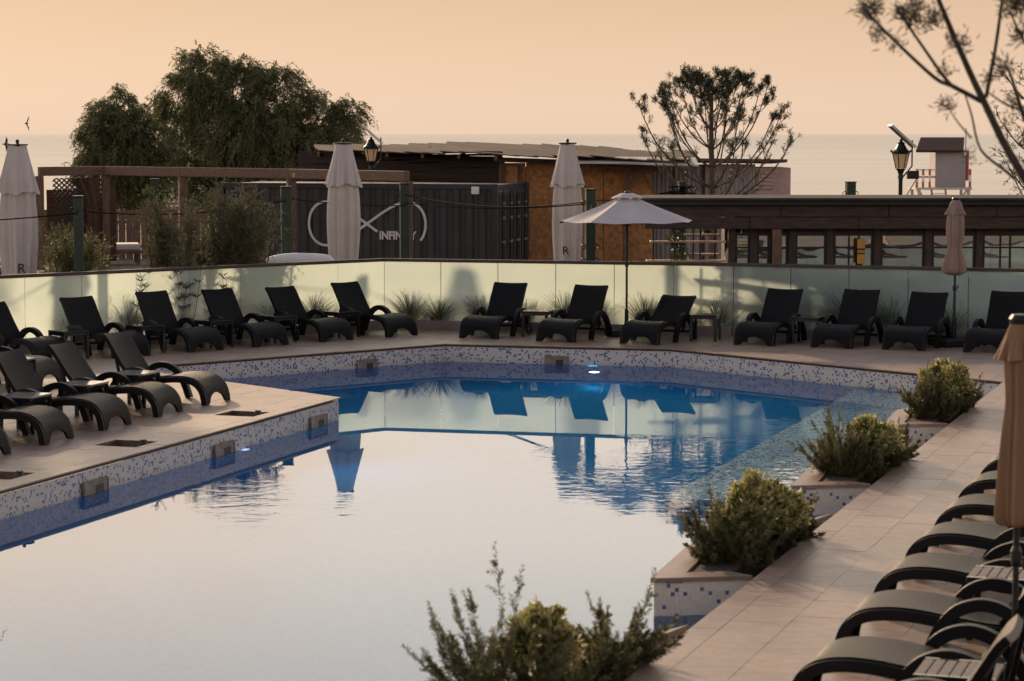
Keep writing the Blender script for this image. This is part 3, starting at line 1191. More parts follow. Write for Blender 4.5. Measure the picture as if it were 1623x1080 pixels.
def make_lounger(back_deg):
    t = thing('sun_lounger', '', 'sun lounger')
    seatp = smooth_path([(0.0, 0.0), (.012, .10), (.055, .215), (.15, .305), (.30, .345), (.50, .345), (.72, .315), (.92, .285), (1.06, .275)], 4)
    mb = MB()
    ribbon(mb, [tuple(p) for p in seatp], .60, .028, True, 14, .012)
    mb.link('seat', 'weave', t, True)
    for sx in (-1, 1):
        rail = MB()
        # deep side frame following the seat
        pts = [(y, z - .012) for y, z in [tuple(p) for p in seatp]]
        vs, fs = [], []
        for i, (y, z) in enumerate(pts):
            a = Vector(pts[min(i + 1, len(pts) - 1)]) - Vector(pts[max(i - 1, 0)])
            a.normalize()
            nx_, nz_ = a.y, -a.x
            d = .07
            yy, zz = y + nx_ * d, max(z + nz_ * d, 0.0)
            for x in (sx * .300, sx * .335):
                vs += [(x, y, z), (x, yy, zz)]
        for i in range(len(pts) - 1):
            b0, b1 = i * 4, (i + 1) * 4
            fs += [(b0, b1, b1 + 1, b0 + 1), (b0 + 2, b0 + 3, b1 + 3, b1 + 2), (b0, b0 + 2, b1 + 2, b1), (b0 + 1, b1 + 1, b1 + 3, b0 + 3)]
        fs += [(0, 1, 3, 2), (len(vs) - 4, len(vs) - 2, len(vs) - 1, len(vs) - 3)]
        rail.add(vs, fs)
        rail.link('side_frame', 'plastic_dark', t, True)
        # arched armrest: one band from the front leg over the arm to the rear leg
        arm = MB()
        ap = smooth_path([(.58, 0), (.63, .14), (.69, .26), (.79, .365), (.94, .41), (1.09, .37), (1.21, .26), (1.29, .13), (1.335, 0)], 4)
        vs, fs = [], []
        for i, p in enumerate(ap):
            a = (ap[min(i + 1, len(ap) - 1)] - ap[max(i - 1, 0)]).normalized()
            nn = Vector((-a.y, a.x))
            wd = .030
            tp_ = p + nn * .036
            bt = p - nn * .040
            if tp_.y < 0: tp_.y = 0
            if bt.y < 0: bt.y = 0
            for x in (sx * .333, sx * .402):
                vs += [(x, tp_.x, tp_.y), (x, bt.x, bt.y)]
        for i in range(len(ap) - 1):
            b0, b1 = i * 4, (i + 1) * 4
            fs += [(b0, b1, b1 + 1, b0 + 1), (b0 + 2, b0 + 3, b1 + 3, b1 + 2), (b0, b0 + 2, b1 + 2, b1), (b0 + 1, b1 + 1, b1 + 3, b0 + 3)]
        fs += [(0, 1, 3, 2), (len(vs) - 4, len(vs) - 2, len(vs) - 1, len(vs) - 3)]
        arm.add(vs, fs)
        arm.link('armrest', 'plastic_dark', t, True)
    a = R(back_deg)
    hinge = Vector((1.03, .285))
    d = Vector((math.cos(a), math.sin(a)))
    nrm = Vector((-math.sin(a), math.cos(a)))
    bp_ = [hinge + d * u + nrm * w for u, w in ((0, 0), (.1, -.004), (.22, -.008), (.36, -.006), (.50, .0), (.60, .002), (.67, -.012))]
    mb = MB()
    ribbon(mb, [tuple(p) for p in smooth_path([tuple(p) for p in bp_], 2)], .585, .045, False, 10, .018)
    mb.link('backrest', 'weave', t, True)
    st = MB()
    pb = hinge + d * .42 - nrm * .05
    for sx in (-.22, .22):
        st.beam((sx, pb.x, pb.y), (sx, 1.20, .12), .03, .03)
    st.beam((-.335, 1.20, .13), (.335, 1.20, .13), .03, .04)
    st.link('prop', 'plastic_dark', t)
    return t


lounger_protos = [(make_lounger(a), []) for a in (56, 53, 60)]
lounger_lo = make_lounger(38)
UH, UL = [], []
gB, gM, gR, gF, gN = ('black loungers along the left glass fence', 'black loungers along the middle glass fence', 'black loungers along the right glass fence',
                      'dark woven loungers on the left terrace', 'dark woven loungers along the right pool edge')
LOUNGERS = [
    (-1.78, 39.36, -45, 'black lounger before the left glass, nearest the bend of the fence', gB),
    (-2.78, 38.44, -45, 'black lounger second from the bend along the left glass fence', gB),
    (-3.74, 37.54, -45, 'black lounger middle of the five along the left glass fence', gB),
    (-4.64, 36.62, -45, 'black lounger fourth from the fence bend, before a glass pane with grasses', gB),
    (-5.62, 35.68, -46, 'black lounger fifth from the fence bend with tall backrest near the left edge', gB),
    (-6.62, 34.80, -50, 'black lounger deepest in shade at the far left edge of the picture', gB),
    (-.55, 38.90, 22, 'black lounger facing the pool, leftmost of three on the middle terrace', gM),
    (.68, 38.28, 25, 'black lounger standing just left of the open white parasol pole', gM),
    (4.0 - .23, 37.62, 27, 'black lounger right of the lone side table, first of four at the right glass', gR),
    (4.92, 37.16, 27, 'black lounger second of four before the teal glass at right', gR),
    (5.97, 36.80, 27, 'black lounger left of the closed taupe parasol at the right glass', gR),
    (7.13, 36.34, 27, 'black lounger right of the closed taupe parasol at the right edge', gR),
    (-3.61, 29.58, -72, 'dark woven lounger closest to the terrace tip, sun patch under its foot', gF),
    (-4.02, 28.33, -72, 'dark woven lounger second from the terrace tip on the left', gF),
    (-4.44, 27.07, -72, 'dark woven lounger third from the terrace tip on the left', gF),
    (-4.86, 25.80, -72, 'dark woven lounger fourth from the terrace tip, its foot at the left edge', gF),
    (-5.28, 24.50, -72, 'dark woven lounger of which only the foot shows at the lower left edge', gF),
    (-6.08, 31.75, -72, 'dark woven lounger standing behind the left row, near the back fence', gF),
    (1.17, 12.45, 108.4, 'dark woven lounger in the bottom right corner, nearest the camera', gN),
    (1.66, 13.88, 108.4, 'dark woven lounger cut by the bottom edge, first fully seen by the right pool edge', gN),
    (2.11, 15.33, 108.4, 'dark woven lounger in front of the tan parasol pole, third from the bottom', gN),
    (2.56, 16.74, 108.4, 'dark woven lounger just beyond the slatted side table at right', gN),
    (3.01, 18.14, 108.4, 'dark woven lounger fifth from the bottom along the right pool edge', gN),
    (3.46, 19.54, 108.4, 'dark woven lounger sixth from the bottom along the right pool edge', gN),
    (3.91, 20.94, 108.4, 'dark woven lounger half hidden by the tan parasol canopy', gN),
    (4.36, 22.34, 108.4, 'dark woven lounger second farthest along the right pool edge', gN),
    (4.81, 23.72, 108.4, 'dark woven lounger farthest along the right pool edge, only its foot showing', gN),
]
for i, (x, y, az, lab, grp) in enumerate(LOUNGERS):
    lp, used_ = lounger_protos[(0, 1, 0, 2, 0, 1, 0, 0, 1, 0, 1, 2)[i % 12]]
    place(lp, used_, (x, y, 0), -R(az + ((i * 7) % 5 - 2) * .6), lab, grp)
place(lounger_lo, UL, (1.99, 37.84, 0), -R(28), 'black lounger with its backrest set low, right of the open white parasol', gM)


# ------------------------------------------------------------------ side tables
def make_table(slatted):
    t = thing('side_table', '', 'side table')
    h = .42
    if slatted:
        for k in range(7):
            MB().box((-.189 + k * .063, 0, h - .012), (.056, .40, .02), ch=.004).link('slat', 'table_slats', t)
        for s_ in (-1, 1):
            MB().box((0, s_ * .213, h - .02), (.44, .022, .04), ch=.004).link('rail', 'table_plastic', t)
    else:
        MB().box((0, 0, h - .012), (.44, .44, .024), ch=.006).link('table_top', 'table_plastic', t)
        ap = MB()
        for s_ in (-1, 1):
            ap.box((0, s_ * .195, h - .047), (.35, .018, .045))
            ap.box((s_ * .195, 0, h - .047), (.018, .35, .045))
        ap.link('apron', 'table_plastic', t)
    for sx in (-1, 1):
        for sy in (-1, 1):
            MB().box((sx * .195, sy * .195, (h - .025) / 2), (.042, .042, h - .026), ch=.004).link('leg', 'table_plastic', t)
    return t


tb, tsl = make_table(False), make_table(True)
sky_sheen_top = MB().box((0, 0, .42 - .012), (.44, .44, .024), ch=.006).mesh('table_top', 'table_sky_sheen')  # same dark top, its sky reflection painted in as a paler colour
UT, US = [], []
for x, y, az, lab in [
    (.42, 39.42, 15, 'dark square side table between the two loungers left of the open parasol'),
    (3.10, 38.62, 15, 'dark side table standing clear, right of the low-backed lounger'),
    (4.68, 38.10, 21, 'dark side table between the first two loungers before the teal glass'),
    (-2.78, 39.28, -42, 'dark side table between the two loungers nearest the fence bend'),
    (-3.72, 38.34, -42, 'dark side table second from the fence bend at the left glass'),
    (-4.62, 37.42, -42, 'dark side table third from the fence bend, before tall flower stems'),
    (-5.54, 36.40, -42, 'dark side table fourth from the fence bend, before dry grass'),
    (-6.52, 35.44, -42, 'dark side table beside the tall-backed lounger at the left'),
    (-4.56, 29.20, -72, 'dark side table with sky-bright top between the first two left terrace loungers'),
    (-4.98, 27.95, -72, 'dark side table with sky-bright top, second from the terrace tip'),
    (-5.40, 26.66, -72, 'dark side table with sky-bright top touching the left edge'),
    (-6.42, 30.95, -72, 'dark side table half lit behind the front row at the left')]:
    o = place(tb, UT, (x, y, 0), -R(az), lab, 'dark square side tables between loungers')
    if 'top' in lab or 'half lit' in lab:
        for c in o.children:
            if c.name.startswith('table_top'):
                c.data = sky_sheen_top
for x, y, lab in [(3.24, 15.72, 'slatted pale topped side table beside the tan parasol pole'),
                  (2.42, 12.87, 'slatted pale topped side table at the bottom edge')]:
    place(tsl, US, (x, y, 0), -R(18.4), lab, 'slatted side tables by the right loungers')

# ------------------------------------------------------------------ parasols
# open one
t = thing('open_parasol', 'open off white eight sided parasol on a black pole', 'parasol', (1.88, 39.56, 0), R(10))
MB().box((0, 0, .05), (.62, .62, .10), ch=.02).link('base', 'black_cloth', t)
MB().tube([(0, 0, .1), (0, 0, .42)], .032, 12).link('pole_socket', 'dark_metal', t)
pole = MB().tube([(0, 0, .1), (0, 0, 2.27)], .019, 12).link('pole', 'dark_metal', t)
cr_ = MB().tube([(0, 0, 1.13), (0, 0, 1.21)], .03, 10)
cr_.tube([(0, 0, 1.17), (.075, 0, 1.17), (.075, 0, 1.22)], .009, 6)
cr_.link('crank', 'dark_metal', t)
can = MB()
RC = 1.10
nA, nRr = 48, 9
vs, fs = [], []
for i in range(nRr + 1):
    u = i / nRr
    for k in range(nA):
        a = 2 * PI * k / nA
        seg = (k % 6) / 6.0
        poly = math.cos(PI / 8) / math.cos((seg - .5) * PI / 4)
        r = (.13 + (RC - .13) * u) * poly
        sag = -.035 * math.sin(PI * seg) * math.sin(PI * u)
        z = 2.27 - .39 * u ** .92 - .02 * (1 - math.cos(PI * 2 * seg)) * .5 * u + sag
        vs.append((r * math.cos(a), r * math.sin(a), z))
for i in range(nRr):
    for k in range(nA):
        fs.append((i * nA + k, (i + 1) * nA + k, (i + 1) * nA + (k + 1) % nA, i * nA + (k + 1) % nA))
can.add(vs, fs)
canopy = can.link('canopy', 'cloth_grey', t, False)
ven = MB()
vs, fs = [], []
for i, (r, z) in enumerate(((.02, 2.335), (.12, 2.325), (.21, 2.285), (.265, 2.235))):
    for k in range(48):
        a = 2 * PI * k / 48
        seg = (k % 6) / 6.0
        q = r * math.cos(PI / 8) / math.cos((seg - .5) * PI / 4)
        vs.append((q * math.cos(a), q * math.sin(a), z + (.028 * math.sin(PI * seg) if i == 3 else 0)))
for i in range(3):
    for k in range(48):
        fs.append((i * 48 + k, (i + 1) * 48 + k, (i + 1) * 48 + (k + 1) % 48, i * 48 + (k + 1) % 48))
ven.add(vs, fs)
ven.link('vent_cap', 'cloth_grey', t)
MB().lathe([(.045, 2.335), (.05, 2.35), (.03, 2.365), (0, 2.366)], 12).link('finial', 'dark_metal', t)
for k in range(8):
    a = 2 * PI * k / 8
    MB().tube([(.03 * math.cos(a), .03 * math.sin(a), 2.24), (1.07 * math.cos(a), 1.07 * math.sin(a), 1.868)], .008, 6).link('rib', 'dark_metal', t)
    MB().tube([(1.05 * math.cos(a), 1.05 * math.sin(a), 1.868), (1.12 * math.cos(a), 1.12 * math.sin(a), 1.858)], .013, 6).link('rib_tip', 'dark_metal', t)
    MB().tube([(.03 * math.cos(a), .03 * math.sin(a), 1.80), (.55 * math.cos(a), .55 * math.sin(a), 2.045)], .006, 6).link('strut', 'dark_metal', t)


def fold_canopy(prof, nf, depth, seed, n=128):
    r_ = random.Random(seed)
    ph = [r_.uniform(0, 6.28) for _ in range(6)]

    def fold(a, i):
        u = i / (len(prof) - 1)
        d = depth * (1 - .6 * u)
        x = math.sin(nf * a + ph[0] + .35 * math.sin(4 * u + ph[1]))
        x = math.copysign(abs(x) ** .7, x)
        y = math.sin((2 * nf + 1) * a + ph[2] + .9 * u)
        return 1 + d * x + d * .45 * y + d * .3 * math.sin(2 * a + ph[3] + 2 * u)
    m_ = MB()
    m_.lathe(prof, n, fold=fold)
    return m_


def dense(prof, k=4):
    return [tuple(p) for p in smooth_path(prof, k)]


def flap(r0, z0, r1, z1, nf, depth, seed, n=72):
    """loose valance layer hanging from the shoulder"""
    r_ = random.Random(seed)
    p1, p2 = r_.uniform(0, 6), r_.uniform(0, 6)
    m_ = MB()
    vs, fs = [], []
    rows = 8
    for i in range(rows + 1):
        u = i / rows
        for k in range(n):
            a = 2 * PI * k / n
            d = depth * u
            r = (r0 + (r1 - r0) * u) * (1 + d * math.sin(nf * a + p1) + .5 * d * math.sin((2 * nf + 1) * a + p2))
            z = z0 + (z1 - z0) * u * (1 + .035 * u * math.sin(3 * a + p2) + .02 * u * math.sin(nf * a + p1))
            vs.append((r * math.cos(a), r * math.sin(a), z))
    for i in range(rows):
        for k in range(n):
            fs.append((i * n + k, (i + 1) * n + k, (i + 1) * n + (k + 1) % n, i * n + (k + 1) % n))
    m_.add(vs, fs)
    return m_


def text_mesh(txt, size, m_, parent, loc, rot, bold=.0, ext=.003, name='lettering', sx=1):
    cu = bpy.data.curves.new('lettering', 'FONT')
    cu.body = txt
    cu.size = size
    cu.offset = bold
    cu.extrude = ext
    cu.align_x = 'CENTER'
    to = bpy.data.objects.new('lettering', cu)
    COL.objects.link(to)
    dg = bpy.context.evaluated_depsgraph_get()
    me = bpy.data.meshes.new_from_object(to.evaluated_get(dg))
    bpy.data.objects.remove(to)
    me.materials.clear()
    me.materials.append(MATS[m_])
    o = bpy.data.objects.new(name, me)
    COL.objects.link(o)
    o.parent = parent
    o.location = loc
    o.rotation_euler = rot
    o.scale = (sx, 1, 1)
    return o


big = [(-8.36, 41.0, .29, 'closed white market parasol at the far left edge behind the glass', 5),
       (-3.27, 47.0, .295, 'closed white market parasol in front of the dark container', 9),
       (1.075, 47.0, .275, 'closed white market parasol in front of the orange board wall', 14)]
for x, y, r, lab, sd in big:
    t = thing('closed_parasol', lab, 'parasol', (x, y, 0), R(sd * 40), 'closed white market parasols')
    top = 3.10
    MB().tube([(0, 0, 0), (0, 0, top + .02)], .04, 10).link('pole', 'steel', t)
    MB().box((0, 0, .05), (.8, .8, .1), ch=.02).link('base', 'kerb', t)
    prof = dense([(.05, .72), (r * .80, .78), (r * .92, 1.05), (r, 1.5), (r * .98, 1.9), (r * .90, 2.25), (r * .74, 2.6), (r * .56, 2.95), (r * .5, top - .01)], 5)
    fold_canopy(prof, 8, .14, sd).link('canopy', 'cloth_white', t, True)
    flap(r * .53, top - .02, r * 1.10, 2.30, 8, .13, sd, 128).link('valance', 'cloth_white', t, True)
    MB().lathe([(.17, top - .005), (.18, top + .01), (.175, top + .025), (.03, top + .03), (.025, top + .06), (.035, top + .075), (.02, top + .1), (0, top + .105)], 20).link('cap', 'green_iron', t)
    if sd != 9:
        text_mesh('R', .23, 'black_cloth', t, (0, 0, 0), (0, 0, 0), .0, .004, 'emblem')
        em = t.children[-1]
        em = [c for c in t.children if c.name.startswith('emblem')][0]
        em.parent = t
        a = -t.rotation_euler.z
        w = Vector((-.04 if sd == 14 else .1, -r * 1.14, .97 if sd == 14 else .96))
        em.location = Matrix.Rotation(a, 4, 'Z') @ w
        em.rotation_euler = (R(90), 0, a)

# closed taupe parasol at the right glass
t = thing('closed_parasol', 'closed taupe parasol on a black pole before the right glass', 'parasol', (6.90, 37.62, 0), R(20))
MB().box((0, 0, .055), (.62, .62, .11), ch=.02).link('base', 'black_cloth', t)
MB().tube([(0, 0, .1), (0, 0, 2.26)], .019, 12).link('pole', 'dark_metal', t)
MB().tube([(0, 0, .11), (0, 0, .42)], .034, 12).link('pole_socket', 'dark_metal', t)
k_ = MB().tube([(0, 0, .86), (0, 0, .94)], .032, 10)
k_.tube([(0, 0, .9), (.06, 0, .9), (.06, 0, .95)], .009, 6)
k_.link('crank', 'dark_metal', t)
prof = dense([(.07, 1.10), (.155, 1.16), (.15, 1.3), (.105, 1.48), (.10, 1.56), (.125, 1.75), (.12, 2.0), (.09, 2.2), (.05, 2.27)], 5)
fold_canopy(prof, 5, .25, 31).link('canopy', 'cloth_taupe', t, True)
flap(.055, 2.275, .140, 2.05, 5, .24, 32, 128).link('vent_flap', 'cloth_taupe', t, True)
MB().lathe([(.06, 2.27), (.065, 2.29), (.05, 2.31), (0, 2.312)], 14).link('finial', 'dark_metal', t)

# near tan parasol at the right
t = thing('closed_parasol', 'closed tan parasol close by among the right loungers', 'parasol', (3.005, 14.25, 0), R(55))
MB().box((0, 0, .055), (.55, .55, .11), ch=.02).link('base', 'black_cloth', t)
MB().tube([(0, 0, .1), (0, 0, 2.2)], .019, 12).link('pole', 'dark_metal', t)
k_ = MB().tube([(0, 0, .73), (0, 0, .76), (0, 0, .82), (0, 0, .85)], [.022, .035, .035, .022], 12)
k_.tube([(0, 0, .79), (.06, -.02, .77), (.075, -.02, .70)], .009, 6)
k_.link('crank', 'dark_metal', t)
prof = dense([(.05, .97), (.105, 1.0), (.108, 1.15), (.088, 1.5), (.070, 1.72), (.082, 1.95), (.075, 2.1), (.048, 2.19)], 5)
fold_canopy(prof, 5, .27, 41).link('canopy', 'cloth_tan', t, True)
flap(.05, 2.20, .120, 1.97, 5, .26, 42, 128).link('vent_flap', 'cloth_tan', t, True)
MB().lathe([(.062, 2.18), (.068, 2.21), (.05, 2.235), (0, 2.24)], 14).link('finial', 'dark_metal', t)

# ------------------------------------------------------------------ planters and their shrubs
PL = [(1.03, 17.76), (1.80, 17.88), (2.78, 20.83), (1.42, 19.25)]


def juniper(name, loc, h, n, seed, label, grp):
    g = np.random.default_rng(seed)
    t = thing(name, label, 'shrub', loc, 0, grp)
    k = n
    az = g.uniform(0, 2 * PI, k)
    el = np.arcsin(np.clip(g.uniform(.30, 1.0, k) ** .7, 0, 1))
    low = g.uniform(0, 1, k) < .35                     # short stems that skirt the base
    el = np.where(low, g.uniform(.05, .5, k), el)
    D = np.stack([np.cos(az) * np.cos(el), np.sin(az) * np.cos(el), np.sin(el)], 1)
    P = g.normal(size=(k, 3)) * np.array([.09, .09, .02]) * (h / .6)
    P[:, 2] = np.abs(P[:, 2])
    L = h * g.uniform(.5, .95, k) * np.where(low, .6, 1) * np.where(g.uniform(0, 1, k) < .16, 1.45, 1)
    bend = g.uniform(.05, .25, k)

    def stem(u, P, D, L, bend):
        q = P + D * (L * u)[:, None]
        q[:, 2] += bend * L * u * u
        return q
    V, F, H = [], [], []
    base = 0

    def brush(P, D, L, bend, rows, per, nl, flare):
        nonlocal base
        m_ = len(P)
        tint = g.uniform(0, .6, m_)
        for u in np.linspace(.06, 1, rows):
            pos = stem(u, P, D, L, bend)
            for _ in range(per):
                dirs = unit(D * .9 + g.normal(size=(m_, 3)) * flare + np.array([0, 0, .15]))
                v, f = leaves(pos + g.normal(size=(m_, 3)) * .003, dirs, nl * (1.15 - .55 * u) * g.uniform(.7, 1.25, m_), .0055)
                V.append(v)
                F.append(f + base)
                base += len(v)
                H.append(np.clip(tint + .3 * u * u + g.uniform(0, .25, m_), 0, 1))
    brush(P, D, L, bend, 40, 6, .046, .62)
    # side sprigs
    idx = np.repeat(np.arange(k), 9)
    u0 = g.uniform(.2, .9, len(idx))
    sp0 = P[idx] + D[idx] * (L[idx] * u0)[:, None]
    sp0[:, 2] += bend[idx] * L[idx] * u0 * u0
    sd = unit(D[idx] + g.normal(size=(len(idx), 3)) * .5)
    brush(sp0, sd, L[idx] * .26 * (1.15 - u0) * g.uniform(.6, 1.3, len(idx)), np.zeros(len(idx)), 10, 3, .034, .65)
    npmesh('foliage', np.concatenate(V), np.concatenate(F), 'leaf_juniper', t, np.concatenate(H))
    st = MB()
    for i in range(0, k, 3):
        e = P[i] + D[i] * L[i] * .95
        e[2] += bend[i] * L[i] * .9
        m_ = P[i] + D[i] * L[i] * .5
        m_[2] += bend[i] * L[i] * .25
        st.tube([P[i], m_, e], [.006, .004, .001], 4)
    st.link('stems', 'bark', t)
    return t


def round_shrub(name, loc, r, h, n, seed, label, grp):
    g = np.random.default_rng(seed)
    t = thing(name, label, 'shrub', loc, 0, grp)
    # clumps over a squashed dome, each a rosette of oval leaves
    m_ = n
    d = unit(g.normal(size=(m_, 3)))
    d[:, 2] = np.abs(d[:, 2]) * 1.0 - .12
    bump = 1 + .26 * np.sin(5 * d[:, 0] + seed) * np.cos(4 * d[:, 1] + seed * .7) + .12 * np.sin(9 * d[:, 2] + 6 * d[:, 0] + seed) + np.abs(g.normal(size=m_)) * .10
    rad = (g.uniform(.4, 1, m_) ** .5)
    C = d * (rad * bump)[:, None] * np.array([r, r, h * .55])
    C[:, 2] += h * .45
    V, F, H = [], [], []
    base = 0
    tip = g.uniform(0, 1, m_)
    for q in range(9):
        dirs = unit(d * .9 + g.normal(size=(m_, 3)) * .75 + np.array([0, 0, .25]))
        pp = C + g.normal(size=(m_, 3)) * .012
        v, f = leaves(pp, dirs, .052 * g.uniform(.7, 1.35, m_), .026)
        V.append(v)
        F.append(f + base)
        base += len(v)
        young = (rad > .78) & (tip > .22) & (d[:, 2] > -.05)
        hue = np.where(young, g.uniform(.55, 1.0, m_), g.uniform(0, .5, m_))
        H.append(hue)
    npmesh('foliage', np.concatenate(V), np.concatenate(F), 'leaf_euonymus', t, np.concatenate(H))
    st = MB()
    for i in range(10):
        e = C[i]
        st.tube([(e[0] * .1, e[1] * .1, 0), tuple(e * .6), tuple(e)], [.008, .006, .002], 4)
    st.link('stems', 'bark', t)
    return t


plabs = ['mosaic planter at the bottom edge, mostly below the picture', 'mosaic planter second from the bottom beside the right pool edge',
         'mosaic planter third from the bottom beside the right pool edge', 'mosaic planter farthest away in the back corner of the pool']
where = ['at the bottom edge', 'in the planter second from the bottom', 'in the planter third from the bottom', 'in the farthest planter']
for k in range(4):
    o = Vector((1.59, 4.76)) * (k - 1)
    poly = [(x + o.x, y + o.y) for x, y in PL]
    t = thing('planter', plabs[k], 'planter', (poly[0][0], poly[0][1], 0), 0, 'mosaic planters jutting into the pool')
    loc = [(x - poly[0][0], y - poly[0][1]) for x, y in poly]
    inn = offset(loc, -.02)
    w = MB()
    order = [inn[i] for i in (1, 0, 3, 2)]
    s_ = 0
    for i in range(3):
        a, b_ = Vector(order[i]), Vector(order[i + 1])
        L = (b_ - a).length
        w.add([(a.x, a.y, -1.585), (b_.x, b_.y, -1.585), (b_.x, b_.y, -.031), (a.x, a.y, -.031)], [(0, 1, 2, 3)], [[(s_, 0), (s_ + L, 0), (s_ + L, 1.55), (s_, 1.55)]])
        s_ += L
    w.link('wall', 'mosaic_planter', t)
    i2 = offset(loc, -.21)
    for i in (0, 2, 3):
        j = (i + 1) % 4
        MB().prism([loc[i], loc[j], i2[j], i2[i]], -.03, .004).link('coping', 'stone', t)
    MB().prism(offset(loc, -.205), -.2, -.012).link('soil', 'soil', t)
    g_ = 'shrubs in the poolside planters'
    sc_ = [1.10, 1.0, .98, 1.12][k]
    JN, JH, RR = [(56, 46, 40), (105, 90, 75), (125, 80, 75), (115, 105, 75)][k], [1.30, 1.04, 1.10, .98][k], [(.19, .50), (.28, .58), (.23, .50), (.28, .62)][k]
    if k == 0:
        o = o - Vector((.20, .05))
    juniper('juniper_bush', (1.66 + o.x, 18.62 + o.y, -.02), .47 * JH, JN[0], 100 + k, 'feathery juniper, left of the round shrub ' + where[k], g_)
    round_shrub('round_shrub', (1.96 + o.x, 18.95 + o.y, -.02), RR[0], RR[1], int(900 * (RR[0] / .27) ** 2), 200 + k, 'round yellow tipped shrub ' + where[k], g_)
    o = Vector((1.59, 4.76)) * (k - 1)
    juniper('juniper_bush', (2.26 + o.x, 19.62 + o.y, -.02), .36 * JH, JN[1], 300 + k, 'dark spreading juniper, right of the round shrub ' + where[k], g_)
    juniper('juniper_bush', (1.84 + o.x, 18.50 + o.y, -.02), .27 * JH, JN[2], 500 + k, 'low juniper at the front rim of the soil ' + where[k], g_)
    juniper('juniper_bush', (2.12 + o.x, 19.15 + o.y, -.02), .28 * JH, JN[2], 600 + k, 'low dark juniper between the shrubs ' + where[k], g_)

# ------------------------------------------------------------------ pergola
pg = thing('timber_pergola', 'weathered brown timber pergola frame behind the glass fence', 'pergola', (-6.0, 48.0, 0))


def rel(p, o):
    return (p[0] - o.location.x, p[1] - o.location.y, p[2] - o.location.z)


pp = [(-11.42, 58.5), (-10.02, 59.6), (-7.83, 57.6), (-5.03, 55.2), (-2.24, 51.8)]
for i, (x, y) in enumerate(pp):
    MB().box(rel((x, y, 1.14), pg), (.20, .20, 2.28), R(20), ch=.012).link('post', 'wood_old_v', pg)
for i in range(4):
    (x0, y0), (x1, y1) = pp[i], pp[i + 1]
    MB().beam(rel((x0, y0, 2.39), pg), rel((x1, y1, 2.39), pg), .15, .22, .012).link('beam', 'wood_old', pg)
MB().box(rel((-4.93, 54.96, 2.36), pg), (.10, .02, .10)).link('bracket', 'steel', pg)

# lattice screen between the two left posts
ls = thing('lattice_screen', 'brown diagonal lattice screen hung between the left pergola posts', 'screen', (-11.25, 58.62, 0), math.atan2(1.1, 1.4))
ls.scale = (1.12, 1, .935)
Wd, z0, z1 = 1.40, .1, 2.38
bx = [(.14, z0), (Wd, z0), (Wd, z1), (.14, z1)]
cnt = 0
for sgn in (1, -1):
    k = -3.0
    while k < 4.0:
        # strip line: z = z0 + sgn*(x) + k
        if sgn > 0:
            q = [(-5, -5 + k), (5, 5 + k), (5, 5 + k + .05), (-5, -5 + k + .05)]
        else:
            q = [(-5, 5 + k), (-5, 5 + k - .05), (5, -5 + k - .05), (5, -5 + k)]
        r = clip(q, bx)
        if len(r) > 2 and area(r) > .002:
            m_ = MB()
            y0 = .012 * sgn
            n = len(r)
            if sum(r[i - 1][0] * r[i][1] - r[i][0] * r[i - 1][1] for i in range(n)) < 0:
                r = r[::-1]
            m_.add([(x, y0 - .006, z) for x, z in r] + [(x, y0 + .006, z) for x, z in r],
                   [tuple(range(n)), tuple(range(n, 2 * n))[::-1]] + [(i, n + i, n + (i + 1) % n, (i + 1) % n) for i in range(n)])
            m_.link('slat', 'wood_dark', ls)
        k += .125
c = MB().box((0, 0, 1.0), (1.55, .02, 1.75)).link('awning_cloth', 'net')
c.location = (-10.6, 59.6, .02)
c.scale = (1.15, 1, 1.02)
c.rotation_euler = (0, 0, R(30))
tag(c, 'brown cloth hung behind the diagonal lattice under the pergola', 'cloth')
# draped net curtain tied to the second post
cu_ = MB()
vs, fs = [], []
nx_, nz_ = 36, 14
for i in range(nz_ + 1):
    u = i / nz_
    for k in range(nx_ + 1):
        w = k / nx_
        x = -(.62 - .42 * math.sin(PI * min(1, u * 1.1)) * .8) * (1 - w)
        y = .05 * math.sin(w * 16) * (1 - .4 * math.sin(PI * u)) + .02 * math.sin(7 * u + 3 * w)
        vs.append((x, y, 2.36 - 2.2 * u))
for i in range(nz_):
    for k in range(nx_):
        fs.append((i * (nx_ + 1) + k, i * (nx_ + 1) + k + 1, (i + 1) * (nx_ + 1) + k + 1, (i + 1) * (nx_ + 1) + k))
cu_.add(vs, fs)
c = cu_.link('net_curtain', 'net', None, True)
c.location = (-10.1, 59.35, 0)
c.scale = (1.15, 1.1, .94)
c.rotation_euler = (0, 0, R(20))
tag(c, 'brown net curtain gathered at the second pergola post from the left', 'curtain')

# daybed with pale mattress inside the pergola
t = thing('daybed', 'low wooden daybed with pale mattress under the pergola', 'daybed', (-10.4, 61.5, 0), R(12))
MB().box((0, 0, .30), (1.9, 1.0, .08), ch=.01).link('frame', 'wood_old', t)
for sx in (-1, 1):
    for sy in (-1, 1):
        MB().box((sx * .85, sy * .42, .13), (.09, .09, .259)).link('leg', 'wood_old_v', t)
MB().box((0, 0, .43), (1.85, .96, .17), ch=.04).link('mattress', 'pale_wall', t)
MB().box((-.7, 0, .60), (.4, .8, .16), ch=.05).link('pillow', 'pale_wall', t)

lf = thing('low_fence', 'low brown board fence behind the shrubs under the pergola', 'fence', (-13.4, 64.5, 0))
for k in range(34):
    MB().box((k * .2, rnd.uniform(-.012, .012), .62 + rnd.uniform(-.03, .03)), (.185, .025, 1.3), 0, 0, R(rnd.uniform(-.6, .6)), .004).link('plank', 'wood_old_v', lf)
for z in (.3, .95):
    MB().box((3.3, .04, z), (6.8, .04, .08)).link('rail', 'wood_old', lf)

